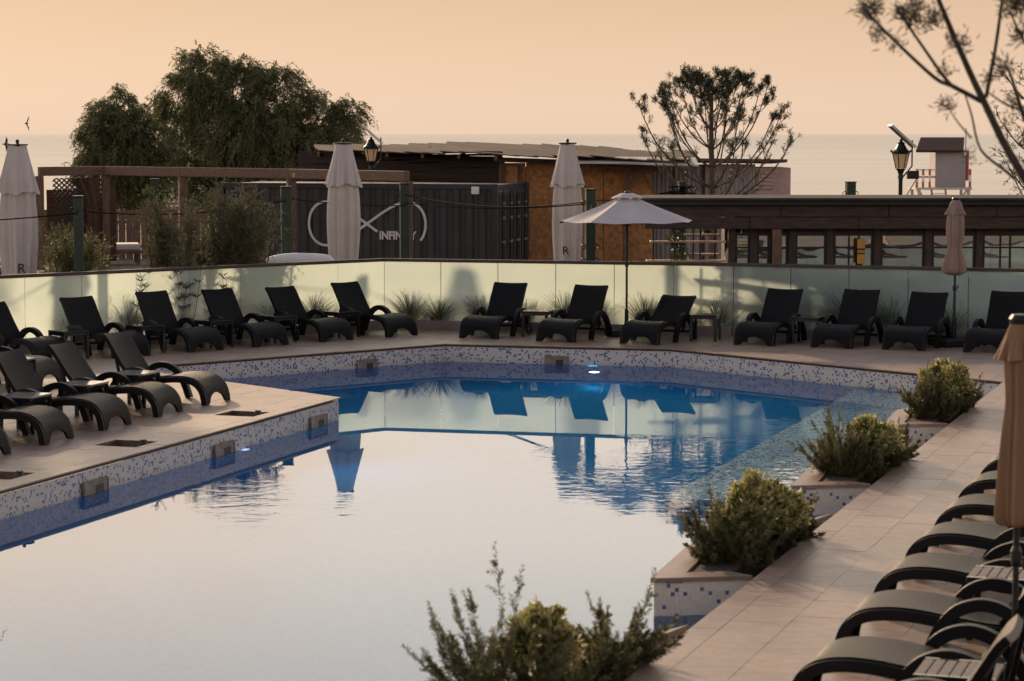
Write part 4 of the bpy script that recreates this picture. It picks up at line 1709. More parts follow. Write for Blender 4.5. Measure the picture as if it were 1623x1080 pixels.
# ------------------------------------------------------------------ green posts and their cables
GP = [(-6.99, 39.0, 2.28, 'green post left of the net curtain, nearest the left parasol', .15),
      (-7.38, 50.0, 2.35, 'green post in the middle of the pergola opening, ivy on its head', .17),
      (-4.20, 45.0, 2.30, 'green post beside the pergola post with the steel bracket', .19),
      (-2.28, 51.3, 2.23, 'green post beside the last pergola post before the container logo', .19),
      (1.39, 43.0, 2.30, 'green post with chain rings right of the closed parasol', .17),
      (3.44, 49.0, 2.31, 'green post top with tangled cable above the bar roof', .15),
      (6.85, 49.0, 2.31, 'green post top with two rings alone above the bar roof', .18)]
for x, y, h, lab, w in GP:
    t = thing('green_post', lab, 'post', (x, y, 0), R(8), 'green posts carrying the light cables')
    MB().box((0, 0, h / 2), (w, w, h), ch=.01).link('shaft', 'green_paint', t)
    MB().box((0, 0, h + .012), (w + .02, w + .02, .024)).link('cap', 'green_iron', t)
    for zz in ((h - .22,) if y > 48 else (h - .22, h - 1.0, h - 1.25)):
        for sx in (-1, 1):
            rg = MB()
            rg.tube([(sx * (w / 2 + .035 + .035 * math.cos(a)), 0, zz + .045 * math.sin(a)) for a in np.linspace(0, 2 * PI, 13)], .009, 5, False)
            rg.link('ring', 'dark_metal', t)
    if y == 43.0:
        ch_ = MB()
        for q in range(7):
            ch_.tube([(.012 * math.cos(a) * (1 if q % 2 else .3), -w / 2 - .02 + .012 * math.cos(a) * (0 if q % 2 else 1), h - .28 - q * .05 + .03 * math.sin(a)) for a in np.linspace(0, 2 * PI, 9)], .005, 4, False)
        ch_.link('chain', 'steel', t)


def cable(a, b_, sag, lab, r=.011):
    a, b_ = Vector(a), Vector(b_)
    pts = [a.lerp(b_, u) - Vector((0, 0, sag * 4 * u * (1 - u))) for u in np.linspace(0, 1, 17)]
    tag(MB().tube(pts, r, 5).link('light_cable', 'rope', None, True), lab, 'cable', 'light cables strung between posts')


cable((-12.0, 40.6, 1.75), (-6.99, 38.9, 2.02), .06, 'black cable running from the left edge to the first green post')
cable((-6.99, 38.9, 2.06), (-4.2, 44.9, 2.06), .14, 'black cable sagging in front of the shrubs left of the bracket post')
cable((-4.2, 44.9, 2.10), (-2.26, 51.2, 1.78), .04, 'black cable crossing the closed parasol before the container')
cable((-2.26, 51.2, 2.02), (1.39, 42.9, 2.10), .17, 'upper black cable across the container to the chained post')
cable((-2.26, 51.2, 1.84), (1.39, 42.9, 2.06), .10, 'lower black cable across the container to the chained post')
cable((1.39, 43.1, 2.12), (3.44, 48.9, 2.10), .05, 'black cable passing behind the open parasol to the bar roof')

# tangle of cable at the post over the bar
tg = MB()
for q in range(6):
    pts = [(3.44 + rnd.uniform(-.34, .16) * u * 2, 48.85 + rnd.uniform(-.05, .05), 2.16 + rnd.uniform(-.08, .1)) for u in np.linspace(0, 1, 6)]
    tg.tube([tuple(p) for p in smooth_path(pts, 3)], .010, 4)
tag(tg.link('cable_tangle', 'rope'), 'knot of black cable round the post above the bar roof', 'cable')

# ------------------------------------------------------------------ black container
ct = thing('shipping_container', 'dark grey corrugated shipping container with white infinity sign', 'container', (-.385, 55.0, -.33), R(164.5))
ct.scale = (1.1, 1.1, 1.1)
# local +x runs along the long front (away to the left), local -y ... the front faces the camera
LC, WC, HC = 6.06, 2.42, 2.26


def corrug(L, pitch=.28, dep=.045):
    pts = []
    x = .08
    while x < L - .1:
        pts += [(x, 0), (x + pitch * .30, 0), (x + pitch * .45, -dep), (x + pitch * .85, -dep)]
        x += pitch
    pts.append((L - .08, 0))
    return pts


prof = corrug(LC)
fm = MB()
vs = [(x, y + .03, .14) for x, y in prof] + [(x, y + .03, HC - .12) for x, y in prof]
n = len(prof)
fm.add([(x, .02 - y * 0 + (.0 if y == 0 else -.0) + (-y), z) for x, y, z in [(p[0], p[1], .14) for p in prof] + [(p[0], p[1], HC - .12) for p in prof]],
       [(i, i + 1, n + i + 1, n + i) for i in range(n - 1)])
fm.link('front_wall', 'container', ct)
# the long front sits at local y=0; the body goes to local -y (rotated, this is away from the camera)
MB().box((LC / 2, -WC / 2 - .03, HC / 2), (LC - .02, WC - .12, HC - .04)).link('body', 'container_rail', ct)
MB().box((LC / 2, .0, HC - .06), (LC, .10, .12), ch=.01).link('top_rail', 'container_rail', ct)
MB().box((LC / 2, .0, .07), (LC, .10, .14), ch=.01).link('bottom_rail', 'container_rail', ct)
for x, y in ((.0, -.0), (LC, 0), (0, -WC), (LC, -WC)):
    MB().box((x, y, HC / 2), (.13, .13, HC + .01), ch=.01).link('corner_post', 'container_rail', ct)
for k in range(2):
    d_ = MB()
    yy = -WC * (.26 + .48 * k)
    d_.box((-.01, yy, HC / 2), (.05, WC * .44, HC - .3), ch=.008)
    for q in range(5):
        d_.box((-.045, yy - WC * .17 + q * WC * .085, HC / 2), (.03, WC * .045, HC - .42), ch=.008)
    dd = d_.link('door', 'container', ct)
    for q in (-.12, .12):
        MB().tube([(-.085, yy + q * WC, .15), (-.085, yy + q * WC, HC - .12)], .018, 6).link('locking_bar', 'container_rail', dd)
        MB().box((-.09, yy + q * WC, 1.05), (.04, .16, .05)).link('handle', 'steel', dd)
        for zz in (.45, 1.55, 1.85):
            MB().box((-.095, yy + q * WC, zz), (.035, .07, .06)).link('bracket', 'steel', dd)
# infinity sign: a white band on the wall ribs
yb = .072


def along(px):
    """distance along the front, from the right corner, of a world X"""
    return (-.35 - px) / math.cos(R(15.5))


inf = MB()
xc = along(-3.02)
aw, ah = 1.29, .445
zc = 1.545 - .13
pts = []
for k in range(97):
    a = 2 * PI * k / 96
    dn = 1 + math.sin(a) ** 2 * .55
    pts.append((xc + aw * math.cos(a) / (1 + .1 * math.sin(a) ** 2), yb, zc + ah * math.sin(2 * a) * (1.0 if True else 1) * (.9 + .18 * abs(math.cos(a)))))
vs, fs = [], []
for i, p in enumerate(pts):
    q0, q1 = Vector(pts[i - 1 if i else -2]), Vector(pts[(i + 1) % 97 if i < 96 else 1])
    tn = (q1 - q0)
    tn = Vector((tn.x, 0, tn.z)).normalized()
    nn = Vector((-tn.z, 0, tn.x)) * .026
    for s_ in (-1, 1):
        for yy in (yb - .003, yb + .003):
            vs.append((p[0] + nn.x * s_, yy + (.002 if i > 48 else 0), p[2] + nn.z * s_))
for i in range(96):
    if abs(pts[i][0] - along(-2.37)) < .50 and pts[i][2] < 1.31:      # the sign breaks where the lettering stands
        continue
    b0, b1 = i * 4, (i + 1) * 4
    fs += [(b0 + 1, b0 + 3, b1 + 3, b1 + 1), (b0, b1, b1 + 2, b0 + 2), (b0, b0 + 1, b1 + 1, b1), (b0 + 2, b1 + 2, b1 + 3, b0 + 3)]
inf.add(vs, fs)
inf.link('infinity_sign', 'logo_white', ct)
plate = MB().box((along(-2.37), yb - .006, 1.16), (.92, .004, .02)).link('lettering_rail', 'container', ct)
text_mesh('INFINITY', .235, 'logo_white', ct, (along(-2.37), yb + .004, 1.10), (R(90), 0, R(180)), .009, .003, 'lettering', .86)

t = thing('floodlight', 'small white square box lamp on the upper edge of the container', 'lamp', (-.814, 54.98, 2.013), R(-15))
t.scale = (1.1, 1.1, 1.1)
MB().box((0, -.06, .0), (.155, .08, .155), ch=.012).link('housing', 'white_paint', t)
MB().box((0, -.005, 0), (.05, .04, .06)).link('mount', 'dark_metal', t)

t = thing('white_hull', 'white rounded upturned hull lying behind the glass by the container', 'boat', (-3.86, 43.9, 1.0), R(3))
prof = dense([(.0, -.62), (.07, -.55), (.125, -.3), (.14, 0), (.125, .35), (.09, .55), (.0, .63)], 5)
m_ = MB()
m_.lathe(prof, 20)
o = m_.link('hull', 'white_paint', t, True)
o.rotation_euler = (0, R(90), 0)
for sx in (-.35, .35):
    MB().box((sx, 0, -.53), (.07, .3, .93)).link('trestle', 'wood_old_v', t)

# ------------------------------------------------------------------ beach hut with board walls
ht = thing('beach_hut', 'low beach hut with orange board walls, reed screen and sagging sheet roof', 'hut', (0, 59.36, -.396))
ht.scale = (1.12, 1.12, 1.12)
# reed / slat screen on the left
a0, a1 = Vector((-4.9, 55.6)), Vector((-.20, 52.90))
for k in range(19):
    z = 1.95 + k * .052
    pts = [(*(a0.lerp(a1, u) - Vector((0, 53))), z + .012 * math.sin(u * 9 + k) + rnd.uniform(-.012, .012)) for u in np.linspace(0, 1, 9)]
    m_ = MB()
    vs, fs = [], []
    for p in pts:
        vs += [(p[0], p[1] - .02, p[2] - .024), (p[0], p[1] - .02, p[2] + .024), (p[0], p[1] + .01, p[2] + .024), (p[0], p[1] + .01, p[2] - .024)]
    for i in range(8):
        b0, b1 = i * 4, i * 4 + 4
        fs += [(b0 + j, b0 + (j + 1) % 4, b1 + (j + 1) % 4, b1 + j) for j in range(4)]
    fs += [(3, 2, 1, 0), (32, 33, 34, 35)]
    m_.add(vs, fs)
    m_.link('slat', 'reed', ht)
MB().beam((-4.9, 2.9, 1.43), (-.22, .12, 1.40), .05, 2.8).link('screen_backing', 'interior', ht)
# orange board wall panels
xs = [-.30, .30, 1.15, 2.0, 2.55, 3.08]
for i in range(5):
    w = xs[i + 1] - xs[i] - .012
    MB().box(((xs[i] + xs[i + 1]) / 2, rnd.uniform(-.01, .01), 1.33), (w, .03, 2.66), ch=.004).link('board_panel', 'osb', ht)
MB().box((-.02, -.06, 2.40), (.30, .02, .38), ch=.004).link('board_patch', 'osb_pale', ht)
MB().box((-.22, -.08, 1.35), (.13, .12, 2.7), ch=.01).link('post', 'wood_old_v', ht)
MB().box((.17, -.09, 2.42), (.05, .05, .42)).link('post', 'wood_old_v', ht)
MB().box((2.48, -.35, 1.3), (.12, .12, 2.5), ch=.01).link('post', 'wood_old_v', ht)
MB().beam((1.9, -.35, 2.56), (3.2, -.35, 2.53), .1, .10, .01).link('lintel', 'wood_old', ht)
MB().beam((2.5, -.35, 2.15), (2.78, -.35, 2.5), .06, .06).link('brace', 'wood_old', ht)
MB().beam((3.02, -.35, 2.1), (2.82, -.35, 2.5), .06, .06).link('brace', 'wood_old', ht)
MB().beam((-.4, -.25, 2.74), (3.1, -.35, 2.62), .08, .10, .01).link('wall_plate', 'wood_old', ht)
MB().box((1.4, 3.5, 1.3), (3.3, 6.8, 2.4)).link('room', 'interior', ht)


def roofline(u):
    """near and far edge of the roof for u = 0 .. 1 from left to right"""
    xn = -4.4 + 8.1 * u
    xf = -4.9 + 9.4 * u
    yn = 55.2 - 3.1 * min(1, u / .5) - .1 if u < .5 else 52.0
    zn = 2.90 - .13 * u ** 1.5 - .10 * max(0, u - .5)
    zf = 2.99 + .06 * math.sin(PI * min(1, u * 1.1)) - .16 * max(0, u - .6) / .4
    return Vector((xn, yn, zn)), Vector((xf, 60.0, zf))


NR = 20
for i in range(NR):
    u0, u1 = i / NR, (i + 1) / NR + .012
    n0, f0 = roofline(u0)
    n1, f1 = roofline(min(1.02, u1))
    m_ = MB()
    vs, fs = [], []
    st_ = 7
    rip = rnd.uniform(-.015, .02)
    for q in range(st_ + 1):
        v = q / st_
        for e, (nn, ff) in enumerate(((n0, f0), (n1, f1))):
            p = nn.lerp(ff, v) + Vector((0, 0, .02 * math.sin(v * 7 + i) + rip + (.028 if e == 0 else 0)))
            p -= Vector((0, 53, 0))
            vs += [p, p - Vector((0, 0, .022))]
    for q in range(st_):
        b0, b1 = q * 4, q * 4 + 4
        fs += [(b0, b0 + 2, b1 + 2, b1), (b0 + 1, b1 + 1, b1 + 3, b0 + 3), (b0, b1, b1 + 1, b0 + 1), (b0 + 2, b0 + 3, b1 + 3, b1 + 2)]
    fs += [(0, 1, 3, 2), (len(vs) - 4, len(vs) - 2, len(vs) - 1, len(vs) - 3)]
    m_.add(vs, fs)
    m_.link('roof_sheet', 'roof_sheet', ht)
    if i % 2 == 0 and i < 12:
        a = n0 - Vector((0, 53, 0))
        MB().beam((a.x, a.y + .02, a.z - .07), (a.x + .1, a.y + 1.5, a.z - .03), .06, .08).link('rafter_end', 'wood_old', ht)
# one pale sheet at the right eave
m_ = MB()
vs, fs = [], []
for q in range(9):
    u = q / 8
    x = 1.25 + 2.75 * u
    vs += [(x, -1.15, 2.685 - .045 * u + .012 * math.sin(5 * u)), (x, -.2, 2.81 - .03 * u), (x, -.2, 2.78 - .03 * u), (x, -1.15, 2.655 - .045 * u + .012 * math.sin(5 * u))]
for q in range(8):
    b0, b1 = q * 4, q * 4 + 4
    fs += [(b0 + j, b0 + (j + 1) % 4, b1 + (j + 1) % 4, b1 + j) for j in range(4)]
fs += [(3, 2, 1, 0), (32, 33, 34, 35)]
m_.add(vs, fs)
m_.link('eave_sheet', 'roof_pale', ht)

# corrugated grey shed to its right
sh_ = thing('metal_shed', 'grey ribbed sheet metal shed with pink end wall behind the pine', 'shed', (3.472, 60.48, -.396))
sh_.scale = (1.12, 1.12, 1.12)
for k in range(6):
    m_ = MB()
    w = .385
    pr = []
    for q in range(4):
        pr += [(q * .096, 0), (q * .096 + .03, 0), (q * .096 + .045, -.022), (q * .096 + .08, -.022)]
    pr.append((w, 0))
    n = len(pr)
    m_.add([(k * .387 + x, y - .004 * (k % 2), 0) for x, y in pr] + [(k * .387 + x, y - .004 * (k % 2), 2.62) for x, y in pr], [(i, i + 1, n + i + 1, n + i) for i in range(n - 1)])
    m_.link('sheet', 'shed_metal', sh_)
MB().box((1.17, -.03, 1.3), (.07, .05, 2.62)).link('post', 'wood_dark_v', sh_)
MB().box((.5, -.03, 1.3), (.06, .05, 2.62)).link('post', 'wood_dark_v', sh_)
MB().box((2.72, .9, 1.27), (.78, 1.8, 2.54)).link('end_wall', 'pink_plaster', sh_)
MB().box((2.62, -.12, .98), (.95, .22, 1.96), ch=.01).link('low_wall', 'pink_plaster', sh_)
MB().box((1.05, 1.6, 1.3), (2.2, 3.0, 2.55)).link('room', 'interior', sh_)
MB().box((1.42, 1.3, 2.68), (3.14, 3.4, .07), 0, R(-1.2), R(.6), .01).link('roof', 'roof_sheet', sh_)
for k in range(5):
    MB().box((2.48 + .04 * k, -.02, 2.1 + .085 * k), (.45 - .05 * k, .06, .075), ch=.008).link('brick', 'pink_plaster', sh_)

# ------------------------------------------------------------------ bar at the right
br = thing('beach_bar', 'long flat roofed timber beach bar with glazed front behind the right fence', 'bar', (2.253, 41.30, .2026))
br.scale = (.9386, .9386, .9386)
BL = 10.5
MB().box((BL / 2 - .02, .86, 2.115), (BL + .3, 2.3, .05), ch=.008).link('roof', 'roof_grey', br)
MB().box((BL / 2, -.13, 2.045), (BL + .26, .14, .085), ch=.008).link('gutter', 'dark_metal', br)
for rw in range(2):
    x = 0.0
    while x < BL:
        L = min(rnd.uniform(1.7, 2.6), BL - x)
        MB().box((x + L / 2, -.06 + .012 * rw + rnd.uniform(-.004, .004), 1.895 - rw * .215), (L - .012, .06, .208), ch=.008).link('fascia_board', 'wood_dark', br)
        x += L
for x, m_ in ((2.42, 'wood_old_v'),):
    MB().box((x, -.02, .78), (.17, .16, 1.57), ch=.01).link('post', m_, br)
for x in (1.62, 2.02, 2.72, 3.42, 4.28, 5.22, 6.15, 7.1, 8.1, 9.1, 10.1):
    MB().box((x, .25, .79), (.13, .12, 1.58), ch=.01).link('post', 'wood_dark_v', br)
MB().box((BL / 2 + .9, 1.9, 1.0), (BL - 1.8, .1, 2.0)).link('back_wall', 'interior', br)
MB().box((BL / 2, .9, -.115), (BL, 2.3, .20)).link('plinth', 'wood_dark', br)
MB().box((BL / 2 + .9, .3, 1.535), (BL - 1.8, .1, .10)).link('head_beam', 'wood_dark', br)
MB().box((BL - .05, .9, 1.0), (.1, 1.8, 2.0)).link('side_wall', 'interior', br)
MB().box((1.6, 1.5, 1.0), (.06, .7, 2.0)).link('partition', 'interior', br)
# windows: frame > mid rail, mullion, pane
px = [1.685, 2.085, 2.785, 3.485, 4.345, 5.285, 6.215, 7.165, 8.165, 9.165]
pe = [1.955, 2.655, 3.355, 4.215, 5.155, 6.085, 7.035, 8.035, 9.035, 10.035]
for i, (x0, x1) in enumerate(zip(px, pe)):
    f = MB()
    w = x1 - x0
    xc_ = (x0 + x1) / 2
    for z in (.62, 1.46):
        f.box((xc_, .27, z), (w, .05, .05))
    for x in (x0 + .02, x1 - .02):
        f.box((x, .27, 1.04), (.04, .05, .79))
    wf = f.link('window', 'dark_metal', br)
    MB().box((xc_, .262, 1.22), (w - .08, .03, .03)).link('rail', 'dark_metal', wf)
    if i % 2 == 1 or i > 4:
        for q in (-.08, .1):
            MB().box((xc_ + q, .262, 1.04), (.028, .032, .785)).link('mullion', 'dark_metal', wf)
    g = MB().box((0, 0, 0), (w - .06, .008, .80)).link('pane', 'window_glass', wf)
    g.location = (xc_, .285, 1.04)
# shelves and steel uprights in the open bay
for i, (z, x0, x1, yy) in enumerate(((1.335, .12, 1.5, .15), (1.43, .75, 1.45, .8), (.985, .05, 1.5, .15), (1.07, .7, 1.45, .85))):
    MB().box(((x0 + x1) / 2, yy, z), (x1 - x0, .30, .03), 0, ch=.004).link('shelf', 'wood_shelf', br)
for x, yy in ((.18, .15), (.56, .02), (.72, .15), (.95, .7), (1.05, .3), (1.35, .7)):
    MB().box((x, yy, .8), (.028, .028, 1.56)).link('upright', 'dark_metal', br)
MB().box((6.0, 1.6, .5), (8.2, .4, 1.0)).link('counter', 'teal_panel', br)
# pale tub chairs added to stand for curved reflections in the windows
tubs = MB()
for i, (x, y, lab) in enumerate(((4.55, 44.95, 'pale rounded chair added in place of a reflection behind the first wide bar window'), (6.25, 44.98, 'pale rounded chair added in place of a reflection behind the second wide bar window'),
                                 (7.95, 44.95, 'pale rounded chair added in place of a reflection behind the third wide bar window'), (10.2, 44.95, 'pale rounded chair added in place of a reflection behind the bar window at the right edge'))):
    t = thing('reflection_chair', lab, 'chair', (x * .9386, y * .9386, .196), R(90), 'pale chairs added for the bar window reflections')
    m_ = MB()
    vs, fs = [], []
    for q in range(17):
        a = R(-20 + 220 * q / 16)
        h_ = .95 + .38 * max(0, math.sin(a)) ** .7
        for r in (.46, .53):
            vs += [(r * math.cos(a), r * math.sin(a) * .7, .42), (r * 1.05 * math.cos(a), r * 1.05 * math.sin(a) * .75, h_)]
    for q in range(16):
        b0, b1 = q * 4, q * 4 + 4
        fs += [(b0, b1, b1 + 1, b0 + 1), (b0 + 2, b0 + 3, b1 + 3, b1 + 2), (b0 + 1, b1 + 1, b1 + 3, b0 + 3), (b0, b0 + 2, b1 + 2, b1)]
    fs += [(0, 1, 3, 2), (64, 66, 67, 65)]
    m_.add(vs, fs)
    t.rotation_euler = (0, 0, R(180))
    m_.link('shell', 'pale_wall', t, True)
    MB().lathe([(.42, .36), (.45, .42), (.44, .50), (.0, .52)], 20).link('cushion', 'teal_panel', t, True)
    for q in range(4):
        a = PI / 4 + q * PI / 2
        MB().tube([(.28 * math.cos(a), .28 * math.sin(a), .4), (.36 * math.cos(a), .36 * math.sin(a), 0)], .018, 6).link('leg', 'dark_metal', t)
t = thing('orange_sign', 'narrow orange board with black stripes at the bar front', 'sign', (5.97, 41.33, .2))
MB().box((0, 0, 1.09), (.13, .03, .42), ch=.004).link('board', 'orange', t)
MB().box((0, -.018, 1.13), (.13, .008, .03)).link('stripe', 'rubber', t)
MB().box((0, -.018, 1.06), (.13, .008, .02)).link('stripe', 'rubber', t)
MB().box((0, .02, .6), (.05, .02, 1.2)).link('stake', 'dark_metal', t)

# ------------------------------------------------------------------ lamp posts with solar panels
def lamp(loc, lab, rz, s=1.0, left=False):
    x, y, zb = loc
    t = thing('lamp_post', lab, 'lamp post', (x, y, 0), rz, 'green iron lamp posts with solar panels')
    MB().lathe([(.09, 0), (.09, .2), (.05, .3), (.042, .6), (.042, zb - .25), (.06, zb - .16), (.045, zb - .12), (.075, zb - .04), (.11, zb)], 14).link('pole', 'green_iron', t, True)
    gl_ = MB().lathe([(.095, zb + .01), (.165, zb + .30)], 6)
    gl_.link('lantern_glass', 'lantern_glass', t)
    fr_ = MB()
    for q in range(6):
        a = 2 * PI * q / 6
        fr_.tube([(.1 * math.cos(a), .1 * math.sin(a), zb), (.172 * math.cos(a), .172 * math.sin(a), zb + .31)], .010, 5)
    fr_.lathe([(.172, zb + .30), (.19, zb + .315), (.185, zb + .34)], 6)
    fr_.link('lantern_frame', 'green_iron', t)
    MB().lathe([(.215, zb + .335), (.13, zb + .40), (.085, zb + .48), (.07, zb + .51), (.085, zb + .52), (.03, zb + .56), (.035, zb + .59), (.0, zb + .62)], 12).link('lantern_roof', 'green_iron', t)
    for q in range(6):
        a = 2 * PI * q / 6
        MB().lathe([(.018, zb + .33), (.024, zb + .36), (.0, zb + .40)], 6, (.2 * math.cos(a), .2 * math.sin(a), 0)).link('finial', 'green_iron', t)
    bs = MB()
    bs.tube([(.05, .06, zb - .18), (.24, .06, zb + .05), (.24, .06, zb + .58)], .016, 6)
    bs.tube([(.05, .06, zb - .7), (.36, .06, zb - .18)], .010, 5)
    bs.link('bracket', 'green_iron', t)
    pn = MB().box((0, 0, 0), (.66, .5, .03), ch=.004).link('solar_panel', 'solar', t)
    pn.location = (.03, .06, zb + .67)
    pn.rotation_euler = (0, R(42), R(0))
    pf = MB()
    for s_ in (-1, 1):
        pf.box((s_ * .325, 0, -.004), (.025, .52, .045))
        pf.box((0, s_ * .255, -.004), (.625, .02, .045))
    pf.link('panel_frame', 'solar_frame', pn)
    if not left:
        MB().box((.26, .06, zb - .13), (.24, .14, .17), ch=.01).link('battery_box', 'dark_metal', t)
    return t


lamp((8.02, 50.0, 2.58), 'green lamp post with solar panel standing against the sea at right', 0)
lamp((-3.46, 59.5, 2.62), 'green lamp post with solar panel above the pergola at the closed parasol', 0, left=True)

# ------------------------------------------------------------------ lifeguard tower
lg = thing('lifeguard_tower', 'grey lifeguard hut on stilts with red and white rails by the sea', 'lifeguard tower', (22.9, 130, -2.25))
dz = 2.25
MB().box((.45, 0, .43 + dz + 1.0), (1.62, 1.9, 2.0), ch=.02).link('cabin', 'guard_wall', lg)
rf_ = MB()
zr = dz + 2.42
rf_.add([(-1.48, -1.4, zr), (1.05, -1.4, zr), (1.62, 1.5, zr + .68), (-.1 - .65, 1.5, zr + .68), (-1.48, -1.4, zr - .12), (1.05, -1.4, zr - .12), (1.62, 1.5, zr + .56), (-.75, 1.5, zr + .56)],
        [(0, 1, 2, 3), (7, 6, 5, 4), (0, 4, 5, 1), (1, 5, 6, 2), (2, 6, 7, 3), (3, 7, 4, 0)])
rf_.link('roof', 'guard_roof', lg)
MB().box((.05, 0, dz + .38), (3.0, 2.6, .12)).link('platform', 'pale_wall', lg)
for x in (-1.25, 1.4):
    for y in (-1.1, 1.1):
        MB().box((x, y, (dz + .32) / 2), (.16, .16, dz + .32)).link('leg', 'pale_wall', lg)
for x in (-1.25, 1.3):
    s_ = 1 if x < 0 else -1
    MB().beam((x, -1.1, dz + .3), (x + s_ * .55, -1.1, dz - .6), .1, .1).link('brace', 'pale_wall', lg)
for x in (-1.38, -1.05, -.7, 1.45):
    for y in (-1.2,):
        for q in range(3):
            MB().box((x, y, dz + .60 + q * .33), (.12, .1, .325)).link('rail_post', 'red_paint' if q != 1 else 'white_paint', lg)
MB().box((-.9, -1.2, dz + 1.0), (1.05, .07, .09)).link('handrail', 'red_paint', lg)
MB().box((-.9, -1.2, dz + 1.38), (1.05, .07, .07)).link('handrail', 'white_paint', lg)
MB().tube([(1.42, 0, dz + .4), (1.42, 0, dz + 3.6)], .025, 5).link('mast', 'dark_metal', lg)
MB().box((1.40, -.6, dz + 1.6), (.12, .3, 1.6)).link('flag', 'red_paint', lg)
ld = MB()
for x in (-.62, .12):
    ld.beam((x, -1.35, dz + .35), (x + .16, -2.2, 0), .08, .08)
ldo = ld.link('ladder', 'red_paint', lg)
for q in range(6):
    MB().box((-.25 + .02 * q, -1.42 - q * .13, dz + .12 - q * .36), (.74, .06, .06)).link('rung', 'white_paint', ldo)

# ------------------------------------------------------------------ trees
def broad_tree(name, loc, blobs, n_spray, seed, label, trunks, k=1.0):
    g = np.random.default_rng(seed)
    t = thing(name, label, 'tree', loc)
    P, D = [], []
    tot = sum(b[3] ** 2 for b in blobs)
    for (bx_, by_, bz_, r) in blobs:
        n = int(n_spray * r * r / tot)
        d = unit(g.normal(size=(n, 3)))
        rad = g.uniform(.25, 1.0, n) ** .45
        wob = 1 + .26 * np.sin(4 * d[:, 0] + 3 * d[:, 2] + bx_ * 5) + .20 * np.sin(7 * d[:, 1] + 5 * d[:, 2] + bz_ * 3)
        wob *= np.where(g.uniform(0, 1, n) < .09, g.uniform(1.05, 1.3, n), 1)
        # clump the sprays: pull towards random twig ends
        tw = unit(g.normal(size=(max(6, n // 40), 3)))
        idx = np.argmax(d @ tw.T, axis=1)
        d = unit(d * .36 + tw[idx] * .64 + g.normal(size=(n, 3)) * .09)
        P.append(np.array([bx_, by_, bz_]) + d * (rad * wob)[:, None] * r)
        D.append(unit(d + g.normal(size=(n, 3)) * .5 + np.array([0, 0, .05])))
    P, D = np.concatenate(P), np.concatenate(D)
    V, F, H = sprays(P, D, 16, k * g.uniform(.2, .55, len(P)), .75, .08 * k, .024 * k, .55)
    npmesh('crown', V, F, 'leaf_tamarisk', t, H)
    tr = MB()
    for pts, r0 in trunks:
        n = len(pts)
        pts = [tuple(p) for p in smooth_path(pts, 4)]
        tr.tube(pts, [r0 * (1 - .85 * i / (len(pts) - 1)) for i in range(len(pts))], 8)
    for (bx_, by_, bz_, r) in blobs:
        b0 = Vector(trunks[0][0][-1])
        m_ = Vector((bx_, by_, bz_))
        tr.tube([tuple(p) for p in smooth_path([b0 * .75, b0.lerp(m_, .5) + Vector((0, 0, -.15)), m_], 4)], [.06 - .045 * i / 8 for i in range(9)], 6)
        for q in range(5):
            e = m_ + Vector(unit(g.normal(size=3))) * r * .9
            tr.tube([m_, m_.lerp(e, .5) + Vector((0, 0, .06)), e], [.03, .018, .006], 5)
    tr.link('trunk', 'bark_dark', t, True)
    return t


def bl(px, py, rpx, d=60.0, dy=0.0):
    k = d / 3832
    return ((px - 811.5) * k, dy, 3.3 - (py - 212) * k, rpx * k)


def relb(L, x0):
    return [(b[0] - x0, b[1], b[2], b[3]) for b in L]


DT = 88.0
bt = relb([bl(*a[:3], DT, a[3] if len(a) > 3 else 0) for a in [(318, 118, 36), (290, 150, 30, .5), (285, 195, 26, .7), (372, 138, 40), (345, 180, 36), (440, 160, 42, -.4), (505, 190, 38), (548, 186, 22), (400, 205, 48, -.8),
           (470, 230, 46, -1.0), (540, 222, 26, .6), (425, 262, 60, .6), (335, 232, 26, .4), (360, 285, 52, .5), (510, 262, 40, .3), (300, 285, 36, .7), (440, 120, 14), (395, 112, 16)]], -10.5)
broad_tree('tamarisk_tree', (-10.5, 88, -2.1), [(b[0], b[1], b[2] + 2.1, b[3]) for b in bt], 14000, 21, 'large feathery dark green tree rising highest above the pergola',
           [([(0, 0, 0), (.15, .1, 1.6), (-.05, 0, 3.2), (.3, 0, 4.6)], .3), ([(.5, .2, 0), (1.2, .2, 2.2), (2.2, .1, 4.0)], .2)], 1.45)
at_ = relb([bl(*a[:3], DT + 3, a[3] if len(a) > 3 else 0) for a in [(188, 172, 24), (165, 200, 26), (218, 200, 30, -.4), (148, 235, 22), (195, 240, 40, -.5), (246, 222, 24), (255, 258, 30), (160, 275, 34), (215, 285, 48, .4)]], -14.5)
broad_tree('tamarisk_tree', (-14.5, 91, -2.1), [(b[0], b[1], b[2] + 2.1, b[3]) for b in at_], 7200, 22, 'smaller feathery dark green tree left of the tall one', [([(0, 0, 0), (.15, 0, 1.5), (.0, .1, 3.4)], .24)], 1.45)
broad_tree('tamarisk_tree', (-12.0, 42, 0), [(1.3, -.5, 2.7, .75), (.5, .3, 2.6, .9), (1.75, 0, 4.9, .72), (1.55, .3, 5.8, .8), (.9, -.2, 4.2, .9), (.7, .2, 5.3, 1.2), (.3, 0, 6.6, 1.2), (-.7, .2, 5.0, 1.4), (-.8, -.3, 6.9, 1.2), (-1.8, .2, 3.7, 1.2)], 7000, 23,
           'feathery dark tree added unseen outside the left edge to shade the terrace', [([(0, 0, 0), (.1, 0, 1.3), (-.1, 0, 3.0)], .2)])  # unseen tree added for its shade on the left terrace and glass


